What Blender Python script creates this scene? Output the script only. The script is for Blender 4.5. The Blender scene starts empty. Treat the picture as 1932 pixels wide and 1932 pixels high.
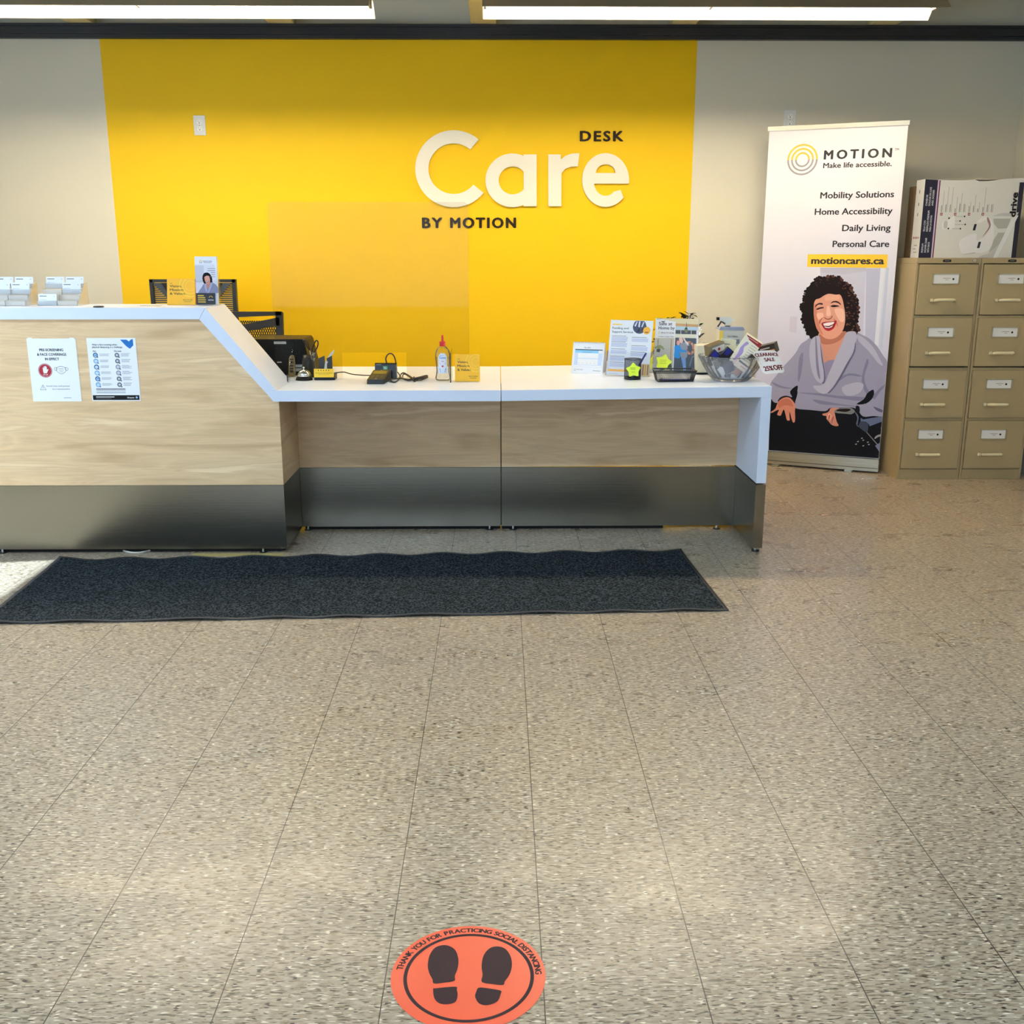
import bpy, bmesh, math, random
from mathutils import Vector, Matrix, Euler
random.seed(7)
S = bpy.context.scene
C = S.collection
PI = math.pi

# ------------------------------------------------------------------ camera
CAM_H, PITCH, YAW, FPX = 1.364, 0.2466, 0.0126, 1955.0
cd = bpy.data.cameras.new('camera'); cam = bpy.data.objects.new('camera', cd); C.objects.link(cam)
cd.sensor_width = 36; cd.lens = FPX / 1932 * 36; cd.clip_start = 0.05
cam.location = (0, 0, CAM_H); cam.rotation_euler = (PI / 2 - PITCH, 0, -YAW)
S.camera = cam

# ------------------------------------------------------------------ world, exposure
S.view_settings.view_transform = 'Standard'; S.view_settings.look = 'None'
S.view_settings.gamma = 1; S.view_settings.use_curve_mapping = False
S.view_settings.exposure = 0.40
w = bpy.data.worlds.new('world'); S.world = w; w.use_nodes = True
w.node_tree.nodes['Background'].inputs[0].default_value = (0.55, 0.72, 1, 1)
w.node_tree.nodes['Background'].inputs[1].default_value = 0.6

def area(name, loc, rot, sx, sy, power, col):
    l = bpy.data.lights.new(name, 'AREA'); l.shape = 'RECTANGLE'; l.size = sx; l.size_y = sy
    l.energy = power; l.color = col
    o = bpy.data.objects.new(name, l); C.objects.link(o); o.location = loc; o.rotation_euler = rot
    return o
# daylight through the left windows and through the shop front behind the camera
area('window_daylight', (-4.08, 3.05, 1.55), (0, -PI / 2, 0), 1.7, 2.3, 62, (0.60, 0.78, 1.0))
area('window_daylight', (-1.4, -3.88, 1.75), (PI / 2, 0, 0), 4.4, 2.2, 70, (0.62, 0.80, 1.0))
WARM, COOL = (1.0, 0.84, 0.60), (0.55, 0.76, 1.0)
P_WARM, P_COOL = 60.0, 33.0
sl = bpy.data.lights.new('sun', 'SUN'); sl.energy = 13; sl.angle = .01; sl.color = (.66, .84, 1)
so = bpy.data.objects.new('sun', sl); C.objects.link(so)
_el, _az = math.radians(46.5), math.radians(9)
so.rotation_euler = Vector((math.cos(_el) * math.cos(_az), math.cos(_el) * math.sin(_az), -math.sin(_el))).to_track_quat('-Z', 'Y').to_euler()

# ------------------------------------------------------------------ measuring helpers
_f = Vector((math.sin(YAW) * math.cos(PITCH), math.cos(YAW) * math.cos(PITCH), -math.sin(PITCH)))
_r = Vector((math.cos(YAW), -math.sin(YAW), 0)); _u = _r.cross(_f)
CO = Vector((0, 0, CAM_H))
def ray(x, y): return _f + _r * ((x - 966) / FPX) + _u * ((966 - y) / FPX)
def at(x, y, Y): d = ray(x, y); return CO + d * (Y / d.y)
def onz(x, y, z): d = ray(x, y); return CO + d * ((z - CAM_H) / d.z)
CT = 0.760
def zr(X): return CT + max(0, X - 0.009) * 0.0137
class Fr:
    def __init__(s, O, U, V):
        s.O = Vector(O); s.U = Vector(U).normalized(); s.V = Vector(V).normalized(); s.N = s.U.cross(s.V)
    def p(s, u, v, l=0): return s.O + s.U * u + s.V * v + s.N * (l * 0.00025)
    def uv(s, x, y):
        d = ray(x, y); t = (s.O - CO).dot(s.N) / d.dot(s.N); q = CO + d * t - s.O
        return (q.dot(s.U), q.dot(s.V))
def stand(O, yaw=0, lean=0):
    U = Vector((math.cos(yaw), -math.sin(yaw), 0)); B = Vector((math.sin(yaw), math.cos(yaw), 0))
    return Fr(O, U, Vector((0, 0, 1)) * math.cos(lean) + B * math.sin(lean))

# ------------------------------------------------------------------ materials
def lin(c):
    return tuple(((v / 255) / 12.92 if v / 255 <= .04045 else ((v / 255 + .055) / 1.055) ** 2.4) for v in c) + (1,)
MC = {}
def mat(rgb, rough=.5, metal=0, spec=.5, emit=0, alpha=None, coat=0, key=None):
    k = key or (rgb, rough, metal, spec, emit, alpha, coat)
    if k in MC: return MC[k]
    m = bpy.data.materials.new('surface_%d' % len(MC)); m.use_nodes = True
    b = m.node_tree.nodes['Principled BSDF']
    b.inputs['Base Color'].default_value = lin(rgb); b.inputs['Roughness'].default_value = rough
    b.inputs['Metallic'].default_value = metal; b.inputs['Specular IOR Level'].default_value = spec
    b.inputs['Coat Weight'].default_value = coat
    if emit:
        b.inputs['Emission Color'].default_value = lin(rgb); b.inputs['Emission Strength'].default_value = emit
    if alpha is not None: b.inputs['Alpha'].default_value = alpha
    MC[k] = m
    return m
def nt(m): return m.node_tree.nodes, m.node_tree.links, m.node_tree.nodes['Principled BSDF']
def clear(tint, rough=.02, ior=1.45, boost=1.0, haze=0):
    k = ('clear', tint, rough, ior, boost, haze)
    if k in MC: return MC[k]
    m = bpy.data.materials.new('clear_plastic'); m.use_nodes = True; n, l = m.node_tree.nodes, m.node_tree.links
    n.clear(); o = n.new('ShaderNodeOutputMaterial'); mx = n.new('ShaderNodeMixShader')
    t = n.new('ShaderNodeBsdfTransparent'); t.inputs[0].default_value = tint + (1,)
    g = n.new('ShaderNodeBsdfGlossy'); g.inputs['Roughness'].default_value = rough
    f = n.new('ShaderNodeFresnel'); f.inputs[0].default_value = ior
    mu = n.new('ShaderNodeMath'); mu.operation = 'MULTIPLY'; mu.inputs[1].default_value = boost; mu.use_clamp = True
    l.new(f.outputs[0], mu.inputs[0]); l.new(mu.outputs[0], mx.inputs[0])
    if haze:
        mh = n.new('ShaderNodeMixShader'); mh.inputs[0].default_value = haze; df = n.new('ShaderNodeBsdfDiffuse'); df.inputs[0].default_value = (.85, .88, .9, 1)
        l.new(t.outputs[0], mh.inputs[1]); l.new(df.outputs[0], mh.inputs[2]); t = mh
    l.new(t.outputs[0], mx.inputs[1]); l.new(g.outputs[0], mx.inputs[2]); l.new(mx.outputs[0], o.inputs[0])
    MC[k] = m; return m
BLACK = mat((10, 10, 11), .4, spec=.3); INK = mat((30, 26, 30), .5); WHITE = mat((240, 240, 240), .4)
PAPER = mat((238, 240, 244), .55); YEL = mat((250, 190, 10), .5); GREYINK = mat((120, 122, 130), .6)
CHROME = mat((225, 225, 225), .12, 1); CLEAR = clear((.975, .975, .98), .02, 1.45, .25); GLASS = clear((.985, .99, .99), .06, 1.3, .9, .10)

def wall_mat(yellow):
    m = bpy.data.materials.new('painted_wall'); m.use_nodes = True; n, l, b = nt(m)
    b.inputs['Roughness'].default_value = .55; b.inputs['Specular IOR Level'].default_value = .3
    tc = n.new('ShaderNodeTexCoord'); nz = n.new('ShaderNodeTexNoise'); nz.inputs['Scale'].default_value = 60
    l.new(tc.outputs['Object'], nz.inputs['Vector'])
    bp = n.new('ShaderNodeBump'); bp.inputs['Strength'].default_value = .08; bp.inputs['Distance'].default_value = .002
    l.new(nz.outputs[0], bp.inputs['Height']); l.new(bp.outputs[0], b.inputs['Normal'])
    base = lin((218, 213, 196))
    if yellow:
        sx = n.new('ShaderNodeSeparateXYZ'); l.new(tc.outputs['Object'], sx.inputs[0])
        a = n.new('ShaderNodeMath'); a.operation = 'GREATER_THAN'; a.inputs[1].default_value = -2.461
        c = n.new('ShaderNodeMath'); c.operation = 'LESS_THAN'; c.inputs[1].default_value = 1.241
        z = n.new('ShaderNodeMath'); z.operation = 'LESS_THAN'; z.inputs[1].default_value = 2.68
        p = n.new('ShaderNodeMath'); p.operation = 'MULTIPLY'; q = n.new('ShaderNodeMath'); q.operation = 'MULTIPLY'
        l.new(sx.outputs[0], a.inputs[0]); l.new(sx.outputs[0], c.inputs[0]); l.new(sx.outputs[2], z.inputs[0])
        l.new(a.outputs[0], p.inputs[0]); l.new(c.outputs[0], p.inputs[1])
        l.new(p.outputs[0], q.inputs[0]); l.new(z.outputs[0], q.inputs[1])
        mx = n.new('ShaderNodeMix'); mx.data_type = 'RGBA'
        mx.inputs[6].default_value = base; mx.inputs[7].default_value = lin((240, 195, 0))
        l.new(q.outputs[0], mx.inputs[0]); l.new(mx.outputs[2], b.inputs['Base Color'])
    else: b.inputs['Base Color'].default_value = base
    return m
def floor_mat():
    m = bpy.data.materials.new('vinyl_tile'); m.use_nodes = True; n, l, b = nt(m)
    tc = n.new('ShaderNodeTexCoord')
    def noise(sc, detail=2, loc=(0, 0, 0), rough=.5):
        mp = n.new('ShaderNodeMapping'); mp.inputs['Scale'].default_value = sc; mp.inputs['Location'].default_value = loc
        l.new(tc.outputs['Object'], mp.inputs[0])
        z = n.new('ShaderNodeTexNoise'); z.inputs['Scale'].default_value = 1; z.inputs['Detail'].default_value = detail
        z.inputs['Roughness'].default_value = rough
        l.new(mp.outputs[0], z.inputs['Vector']); return z.outputs[0]
    def ramp(src, a, c, inv=False):
        r = n.new('ShaderNodeMapRange'); r.inputs[1].default_value = a; r.inputs[2].default_value = c
        if inv: r.inputs[3].default_value = 1; r.inputs[4].default_value = 0
        l.new(src, r.inputs[0]); return r.outputs[0]
    def mixc(f, A, Bc):
        mx = n.new('ShaderNodeMix'); mx.data_type = 'RGBA'
        if hasattr(f, 'links'): l.new(f, mx.inputs[0])
        else: mx.inputs[0].default_value = f
        if isinstance(A, tuple): mx.inputs[6].default_value = A
        else: l.new(A, mx.inputs[6])
        if isinstance(Bc, tuple): mx.inputs[7].default_value = Bc
        else: l.new(Bc, mx.inputs[7])
        return mx.outputs[2]
    c = mixc(ramp(noise((40, 140, 1), 2, rough=.6), .40, .60), lin((146, 129, 109)), lin((174, 158, 136)))
    c = mixc(ramp(noise((42, 170, 1), 1, (5, 2, 0)), .60, .63), c, lin((104, 90, 70)))
    c = mixc(ramp(noise((54, 230, 1), 0, (9, 21, 0)), .67, .70), c, lin((52, 42, 32)))
    c = mixc(ramp(noise((52, 220, 1), 0, (31, 7, 0)), .69, .72), c, lin((218, 207, 188)))
    sx = n.new('ShaderNodeSeparateXYZ'); l.new(tc.outputs['Object'], sx.inputs[0])
    def seam(ch, off, wd):
        s = n.new('ShaderNodeMath'); s.operation = 'SUBTRACT'; s.inputs[1].default_value = off; l.new(sx.outputs[ch], s.inputs[0])
        d = n.new('ShaderNodeMath'); d.operation = 'DIVIDE'; d.inputs[1].default_value = .3048; l.new(s.outputs[0], d.inputs[0])
        p = n.new('ShaderNodeMath'); p.operation = 'PINGPONG'; p.inputs[1].default_value = .5; l.new(d.outputs[0], p.inputs[0])
        return ramp(p.outputs[0], wd * .5, wd, True)
    c = mixc(seam(0, .0815, .0050), c, lin((46, 38, 30)))
    mm = n.new('ShaderNodeMath'); mm.operation = 'MULTIPLY'; mm.inputs[1].default_value = .4; l.new(seam(1, 1.89, .0030), mm.inputs[0])
    c = mixc(mm.outputs[0], c, lin((80, 70, 56)))
    l.new(c, b.inputs['Base Color'])
    rr = n.new('ShaderNodeMapRange'); rr.inputs[1].default_value = .3; rr.inputs[2].default_value = .7
    rr.inputs[3].default_value = .24; rr.inputs[4].default_value = .38
    l.new(noise((4, 7, 1), 4), rr.inputs[0]); l.new(rr.outputs[0], b.inputs['Roughness'])
    b.inputs['Specular IOR Level'].default_value = .55
    bp = n.new('ShaderNodeBump'); bp.inputs['Strength'].default_value = .12; bp.inputs['Distance'].default_value = .004
    l.new(noise((6, 9, 1), 3, (1, 1, 0)), bp.inputs['Height']); l.new(bp.outputs[0], b.inputs['Normal'])
    return m
def wood_mat():
    m = bpy.data.materials.new('maple_laminate'); m.use_nodes = True; n, l, b = nt(m)
    tc = n.new('ShaderNodeTexCoord'); mp = n.new('ShaderNodeMapping'); mp.inputs['Scale'].default_value = (1.1, 1, 11)
    l.new(tc.outputs['Object'], mp.inputs[0])
    z = n.new('ShaderNodeTexNoise'); z.inputs['Scale'].default_value = 1.3; z.inputs['Detail'].default_value = 5; z.inputs['Distortion'].default_value = .9
    l.new(mp.outputs[0], z.inputs['Vector'])
    cr = n.new('ShaderNodeValToRGB'); e = cr.color_ramp.elements
    e[0].position = .3; e[0].color = lin((206, 169, 126)); e[1].position = .68; e[1].color = lin((242, 213, 173))
    k = e.new(.5); k.color = lin((230, 197, 153)); k = e.new(.56); k.color = lin((220, 185, 142))
    l.new(z.outputs[0], cr.inputs[0])
    mp2 = n.new('ShaderNodeMapping'); mp2.inputs['Scale'].default_value = (3, 1, 90); l.new(tc.outputs['Object'], mp2.inputs[0])
    z2 = n.new('ShaderNodeTexNoise'); z2.inputs['Scale'].default_value = 2; z2.inputs['Detail'].default_value = 3; l.new(mp2.outputs[0], z2.inputs['Vector'])
    mr = n.new('ShaderNodeMapRange'); mr.inputs[1].default_value = .3; mr.inputs[2].default_value = .7; mr.inputs[3].default_value = .94; mr.inputs[4].default_value = 1.04
    l.new(z2.outputs[0], mr.inputs[0])
    vm = n.new('ShaderNodeVectorMath'); vm.operation = 'SCALE'; l.new(cr.outputs[0], vm.inputs[0]); l.new(mr.outputs[0], vm.inputs['Scale'])
    l.new(vm.outputs[0], b.inputs['Base Color']); b.inputs['Roughness'].default_value = .38
    return m
def steel_mat():
    m = bpy.data.materials.new('brushed_steel'); m.use_nodes = True; n, l, b = nt(m)
    b.inputs['Metallic'].default_value = 1; b.inputs['Base Color'].default_value = lin((140, 136, 124))
    b.inputs['Roughness'].default_value = .24
    tc = n.new('ShaderNodeTexCoord'); mp = n.new('ShaderNodeMapping'); mp.inputs['Scale'].default_value = (3, 3, 900); l.new(tc.outputs['Object'], mp.inputs[0])
    z = n.new('ShaderNodeTexNoise'); z.inputs['Scale'].default_value = 1; l.new(mp.outputs[0], z.inputs['Vector'])
    bp = n.new('ShaderNodeBump'); bp.inputs['Strength'].default_value = .12; bp.inputs['Distance'].default_value = .001
    l.new(z.outputs[0], bp.inputs['Height']); l.new(bp.outputs[0], b.inputs['Normal'])
    return m
def mat_mat():
    m = bpy.data.materials.new('carpet_pile'); m.use_nodes = True; n, l, b = nt(m)
    tc = n.new('ShaderNodeTexCoord'); z = n.new('ShaderNodeTexNoise'); z.inputs['Scale'].default_value = 120; z.inputs['Detail'].default_value = 2
    l.new(tc.outputs['Object'], z.inputs['Vector'])
    cr = n.new('ShaderNodeValToRGB'); e = cr.color_ramp.elements; e[0].position = .42; e[0].color = lin((12, 15, 18)); e[1].position = .64; e[1].color = lin((60, 69, 75))
    l.new(z.outputs[0], cr.inputs[0]); l.new(cr.outputs[0], b.inputs['Base Color']); b.inputs['Roughness'].default_value = .95
    b.inputs['Specular IOR Level'].default_value = .1
    bp = n.new('ShaderNodeBump'); bp.inputs['Strength'].default_value = 1; bp.inputs['Distance'].default_value = .006
    l.new(z.outputs[0], bp.inputs['Height']); l.new(bp.outputs[0], b.inputs['Normal'])
    return m
def banner_mat():
    m = bpy.data.materials.new('banner_print'); m.use_nodes = True; n, l, b = nt(m)
    tc = n.new('ShaderNodeTexCoord'); sx = n.new('ShaderNodeSeparateXYZ'); l.new(tc.outputs['Object'], sx.inputs[0])
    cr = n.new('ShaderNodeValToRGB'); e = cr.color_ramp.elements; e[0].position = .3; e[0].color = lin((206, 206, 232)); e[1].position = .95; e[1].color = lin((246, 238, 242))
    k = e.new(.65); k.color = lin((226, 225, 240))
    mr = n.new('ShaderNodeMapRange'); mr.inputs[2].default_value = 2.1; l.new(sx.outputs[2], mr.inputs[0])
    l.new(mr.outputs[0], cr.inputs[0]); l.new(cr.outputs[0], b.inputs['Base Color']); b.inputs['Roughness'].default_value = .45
    return m
def cab_mat():
    m = mat((158, 142, 108), .42, key='cab'); n, l, b = nt(m)
    tc = n.new('ShaderNodeTexCoord'); z = n.new('ShaderNodeTexNoise'); z.inputs['Scale'].default_value = 320; l.new(tc.outputs['Object'], z.inputs['Vector'])
    bp = n.new('ShaderNodeBump'); bp.inputs['Strength'].default_value = .1; bp.inputs['Distance'].default_value = .0008
    l.new(z.outputs[0], bp.inputs['Height']); l.new(bp.outputs[0], b.inputs['Normal']); return m
WOOD = wood_mat(); STEEL = steel_mat(); LAM = mat((220, 228, 244), .3); LAMTOP = LAM
CAB = cab_mat(); CABD = mat((150, 134, 100), .4); CREAM = mat((212, 202, 168), .35)

# ------------------------------------------------------------------ mesh builder
TXT = {}
def text_geo(s, bold, space):
    k = (s, bold, space)
    if k not in TXT:
        c = bpy.data.curves.new('t', 'FONT'); c.body = s; c.offset = bold; c.space_character = space; c.resolution_u = 3
        o = bpy.data.objects.new('t', c); C.objects.link(o); dg = bpy.context.evaluated_depsgraph_get()
        me = bpy.data.meshes.new_from_object(o.evaluated_get(dg))
        vs = [(v.co.x, v.co.y) for v in me.vertices]; fs = [tuple(p.vertices) for p in me.polygons]
        bpy.data.objects.remove(o); bpy.data.curves.remove(c); bpy.data.meshes.remove(me)
        x0 = min(v[0] for v in vs); x1 = max(v[0] for v in vs)
        TXT[k] = ([(v[0] - x0, v[1]) for v in vs], fs, x1 - x0)
    return TXT[k]
CAP = [None]
INV = {}
class MB:
    def __init__(s): s.v = []; s.f = []; s.fm = []; s.sm = []; s.mats = []; s.M = None; s.T = None
    def mi(s, m):
        if m not in s.mats: s.mats.append(m)
        return s.mats.index(m)
    def add(s, vs, fs, m, smooth=False):
        o = len(s.v); k = s.mi(m)
        for p in vs:
            p = Vector(p)
            if s.M: p = s.M @ p
            if s.T: p = s.T(p)
            s.v.append(p)
        for f in fs: s.f.append([i + o for i in f]); s.fm.append(k); s.sm.append(smooth)
    def box(s, x0, x1, y0, y1, z0, z1, m):
        v = [(x, y, z) for x in (x0, x1) for y in (y0, y1) for z in (z0, z1)]
        s.add(v, [(0, 1, 3, 2), (4, 6, 7, 5), (0, 4, 5, 1), (2, 3, 7, 6), (0, 2, 6, 4), (1, 5, 7, 3)], m)
    def obox(s, c, size, rot, m):
        old = s.M; M2 = Matrix.Translation(c) @ Euler(rot).to_matrix().to_4x4(); s.M = (old @ M2) if old else M2
        a, b, d = [q / 2 for q in size]; s.box(-a, a, -b, b, -d, d, m); s.M = old
    def prism(s, pts, fn, m, smooth=False):      # fn(p, k) -> 3d for k 0/1
        n = len(pts); v = [fn(p, 0) for p in pts] + [fn(p, 1) for p in pts]
        s.add(v, [tuple(range(n)), tuple(range(2 * n - 1, n - 1, -1))], m)
        s.add(v, [(i, (i + 1) % n, n + (i + 1) % n, n + i) for i in range(n)], m, smooth)
    def xz(s, pts, y0, y1, m): s.prism(pts, lambda p, k: (p[0], (y0, y1)[k], p[1]), m)
    def plate(s, fr, pts, th, m):                # slab behind the frame's plane
        s.prism(pts, lambda p, k: fr.p(p[0], p[1]) - fr.N * (th * k), m)
    def lathe(s, prof, c, m, n=24, sx=1, sy=1, smooth=True, rib=None):
        v = []; fs = []
        for i, (r, z) in enumerate(prof):
            for k in range(n):
                a = 2 * PI * k / n; q = r * (1 + (rib(a, i) if rib else 0))
                v.append((c[0] + q * math.cos(a) * sx, c[1] + q * math.sin(a) * sy, c[2] + z))
        for i in range(len(prof) - 1):
            for k in range(n): fs.append((i * n + k, i * n + (k + 1) % n, (i + 1) * n + (k + 1) % n, (i + 1) * n + k))
        s.add(v, fs, m, smooth)
    def cyl(s, a, b, r, m, n=12, r2=None, smooth=True):
        a = Vector(a); b = Vector(b); d = (b - a).normalized(); x = d.orthogonal().normalized(); y = d.cross(x)
        r2 = r if r2 is None else r2
        v = [a + (x * math.cos(2 * PI * k / n) + y * math.sin(2 * PI * k / n)) * r for k in range(n)] + \
            [b + (x * math.cos(2 * PI * k / n) + y * math.sin(2 * PI * k / n)) * r2 for k in range(n)]
        s.add(v, [(k, (k + 1) % n, n + (k + 1) % n, n + k) for k in range(n)], m, smooth)
        s.add(v, [tuple(range(n - 1, -1, -1)), tuple(range(n, 2 * n))], m)
    def tube(s, pts, r, m, n=8, sub=4):
        P = cr3(pts, sub) if sub > 1 else [Vector(p) for p in pts]
        v = []; x = None
        for i, p in enumerate(P):
            d = (P[min(i + 1, len(P) - 1)] - P[max(i - 1, 0)]).normalized()
            x = (d.orthogonal() if x is None else x - d * x.dot(d)).normalized(); y = d.cross(x)
            v += [p + (x * math.cos(2 * PI * k / n) + y * math.sin(2 * PI * k / n)) * r for k in range(n)]
        s.add(v, [(i * n + k, i * n + (k + 1) % n, (i + 1) * n + (k + 1) % n, (i + 1) * n + k) for i in range(len(P) - 1) for k in range(n)], m, True)
        s.add(v, [tuple(range(n - 1, -1, -1)), tuple(range(len(v) - n, len(v)))], m)
    def ball(s, c, r, m, n=10, sz=(1, 1, 1)):
        pr = [(max(1e-5, math.sin(PI * i / n)) * r, -math.cos(PI * i / n) * r * sz[2]) for i in range(n + 1)]
        s.lathe(pr, c, m, n * 2, sz[0], sz[1])
    # flat print on a frame
    def pf(s, fr, pts, m, lay=1): s.add([fr.p(u, v, lay) for u, v in pts], [tuple(range(len(pts)))], m)
    def rect(s, fr, u0, v0, u1, v1, m, lay=1): s.pf(fr, [(u0, v0), (u1, v0), (u1, v1), (u0, v1)], m, lay)
    def disc(s, fr, cu, cv, r, m, lay=1, ri=0, a0=0, a1=2 * PI, n=32, sy=1):
        A = [a0 + (a1 - a0) * k / n for k in range(n + 1)]
        o = [(cu + r * math.cos(a), cv + r * sy * math.sin(a)) for a in A]
        if ri: 
            i_ = [(cu + ri * math.cos(a), cv + ri * sy * math.sin(a)) for a in A]
            vs = [fr.p(u, v, lay) for u, v in o + i_]; k = n + 1
            s.add(vs, [(j, j + 1, k + j + 1, k + j) for j in range(n)], m)
        else: s.pf(fr, o[:-1] if abs(a1 - a0 - 2 * PI) < 1e-6 else o, m, lay)
    def text(s, fr, t, u, v, h, m, w=None, al='l', bold=.012, space=1, lay=2, rot=0, th=0):
        if CAP[0] is None:
            g = text_geo('H', 0, 1); CAP[0] = max(q[1] for q in g[0])
        vs, fs, W = text_geo(t, 0, space); k = h / CAP[0]; kx = (w / W) if w else k; ww = W * kx
        u0 = u - (ww if al == 'r' else ww / 2 if al == 'c' else 0)
        c, sn = math.cos(rot), math.sin(rot)
        def tr(q):
            a, b = (u0 - u + q[0] * kx), q[1] * k
            return (u + a * c - b * sn, v + a * sn + b * c)
        P2 = [tr(q) for q in vs]
        s.add([fr.p(a, b, lay) for a, b in P2], fs, m)
        e = bold * h * 1.35
        if bold >= .01:
            for i, (dx, dy) in enumerate(((e, 0), (-e, 0), (0, e), (0, -e), (e * .7, e * .7), (-e * .7, e * .7), (e * .7, -e * .7), (-e * .7, -e * .7))):
                s.add([fr.p(a + dx * c - dy * sn * .6, b + dx * sn + dy * c * .6, lay - .05 * (i + 1)) for a, b in P2], fs, m)
        if th:                                     # raised letter: side walls back to the frame
            from collections import Counter
            ed = Counter()
            for f in fs:
                for i in range(len(f)): ed[tuple(sorted((f[i], f[(i + 1) % len(f)])))] += 1
            for (i, j), q in ed.items():
                if q == 1: s.add([fr.p(*P2[i], lay), fr.p(*P2[j], lay), fr.p(*P2[j], lay) - fr.N * th, fr.p(*P2[i], lay) - fr.N * th], [(0, 1, 2, 3)], m)
    def lines(s, fr, u0, v1, u1, v0, n, m, lay=2, fill=.45, rag=.3, seed=0):
        rd = random.Random(seed + n); st = (v1 - v0) / n
        for i in range(n):
            top = v1 - i * st; s.rect(fr, u0, top - st * fill, u1 - (u1 - u0) * rag * rd.random(), top, m, lay)
    def build(s, name, parent=None, at=None, bevel=0, auto=False):
        me = bpy.data.meshes.new(name)
        if parent is not None: inv = INV[parent.name]
        else:
            M0 = Matrix.Translation(Vector(at) if at is not None else Vector((0, 0, 0))); inv = M0.inverted()
        me.from_pydata([inv @ v for v in s.v], [], s.f)
        for m in s.mats: me.materials.append(m)
        me.polygons.foreach_set('material_index', s.fm); me.polygons.foreach_set('use_smooth', s.sm)
        me.update()
        o = bpy.data.objects.new(name, me); C.objects.link(o)
        if parent is not None: o.parent = parent; INV[o.name] = inv
        else:
            if at is not None: o.location = Vector(at)
            INV[o.name] = inv
        if bevel:
            b = o.modifiers.new('bevel', 'BEVEL'); b.width = bevel; b.segments = 2; b.limit_method = 'ANGLE'; b.angle_limit = math.radians(40)
        return o
def cr3(pts, sub, closed=False):
    P = [Vector(p) for p in pts]; out = []; n = len(P); R = range(n if closed else n - 1)
    for i in R:
        g = (lambda k: P[k % n]) if closed else (lambda k: P[max(0, min(n - 1, k))])
        a, b, c, d = g(i - 1), g(i), g(i + 1), g(i + 2)
        for j in range(sub):
            t = j / sub
            out.append(.5 * ((2 * b) + (c - a) * t + (2 * a - 5 * b + 4 * c - d) * t * t + (3 * b - a - 3 * c + d) * t ** 3))
    if not closed: out.append(P[-1])
    return out
def sm2(pts, sub=4): return [(p[0], p[1]) for p in cr3([(a, b, 0) for a, b in pts], sub, True)]
def tag(o, label, cat, group=None, kind=None):
    if label: o['label'] = label; o['category'] = cat
    if group: o['group'] = group
    if kind: o['kind'] = kind
    return o
def root(name, loc, label, cat, group=None):
    o = bpy.data.objects.new(name, None); C.objects.link(o); o.location = Vector(loc); o.empty_display_size = .05
    INV[o.name] = Matrix.Translation(Vector(loc)).inverted()
    return tag(o, label, cat, group)
def struct(mb, name, bevel=0): o = mb.build(name, bevel=bevel); o['kind'] = 'structure'; return o
def one(fn, name, parent, **k): b = MB(); fn(b); return b.build(name, parent, **k)
def boxpart(name, parent, x0, x1, y0, y1, z0, z1, m, bevel=0, T=None):
    b = MB(); b.T = T; b.box(x0, x1, y0, y1, z0, z1, m); return b.build(name, parent, bevel=bevel)

# ================================================================== THE ROOM
XL, XR, YB, YF, ZC = -4.2, 3.31, 6.95, -4.0, 3.15
b = MB(); b.box(XL - .1, XR + .1, YF - .1, YB + .1, -.1, 0, floor_mat()); struct(b, 'floor')
b = MB(); b.box(XL - .1, XR + .1, YF - .1, YB + .1, ZC, ZC + .1, mat((150, 150, 140), .8)); struct(b, 'ceiling')
b = MB(); b.box(XL - .1, XR + .1, YB, YB + .1, 0, ZC, wall_mat(True)); struct(b, 'wall_back')
WM = wall_mat(False)
b = MB(); b.box(XR, XR + .1, YF, YB, 0, ZC, WM); struct(b, 'wall_right')
def holed(name, axis, c0, c1, a0, a1, holes):
    b = MB(); cur = a0
    def bx(p, q, z0, z1):
        if axis == 'x': b.box(c0, c1, p, q, z0, z1, WM)
        else: b.box(p, q, c0, c1, z0, z1, WM)
    for (p, q, z0, z1) in holes:
        bx(cur, p, 0, ZC); bx(p, q, 0, z0); bx(p, q, z1, ZC); cur = q
    bx(cur, a1, 0, ZC); struct(b, name)
holed('wall_left', 'x', XL - .1, XL, YF, YB, [(1.85, 4.25, .65, 2.45)])
holed('wall_front', 'y', YF - .1, YF, XL, XR, [(-3.7, .9, .55, 2.95)])
FRM = mat((60, 62, 66), .4, .6)
def window(name, axis, c, a0, a1, z0, z1, nb):
    b = MB()
    def bx(p, q, u0, u1):
        if axis == 'x': b.box(c - .05, c + .02, p, q, u0, u1, FRM)
        else: b.box(p, q, c - .05, c + .02, u0, u1, FRM)
    for p, q, u0, u1 in [(a0, a1, z0, z0 + .05), (a0, a1, z1 - .05, z1), (a0, a0 + .05, z0, z1), (a1 - .05, a1, z0, z1)]: bx(p, q, u0, u1)
    for i in range(1, nb): a = a0 + (a1 - a0) * i / nb; bx(a - .025, a + .025, z0, z1)
    struct(b, name)
window('window_1', 'x', XL - .03, 1.85, 4.25, .65, 2.45, 2)
window('window_2', 'y', YF - .03, -3.7, .9, .55, 2.95, 4)
TRIM = mat((38, 40, 44), .45)
b = MB(); b.box(XL, XR, YB - .055, YB, 2.655, 2.712, TRIM); b.box(XL, XR, YB - .04, YB, 2.634, 2.655, TRIM); b.box(XL, XR, YB - .07, YB, 2.697, 2.712, TRIM); struct(b, 'trim_1')
BEAM = mat((206, 196, 150), .7)
for i, (xa, xb) in enumerate([(-3.85, -3.7), (-2.622, -2.47), (-1.4, -1.246), (-.165, -.011), (1.06, 1.214), (2.294, 2.448)]):
    b = MB(); b.xz([(xa, 2.714), (xb, 2.714), (xb + .03, ZC), (xa - .03, ZC)], YF, YB - .001, BEAM); struct(b, 'trim_%d' % (i + 2))

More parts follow.
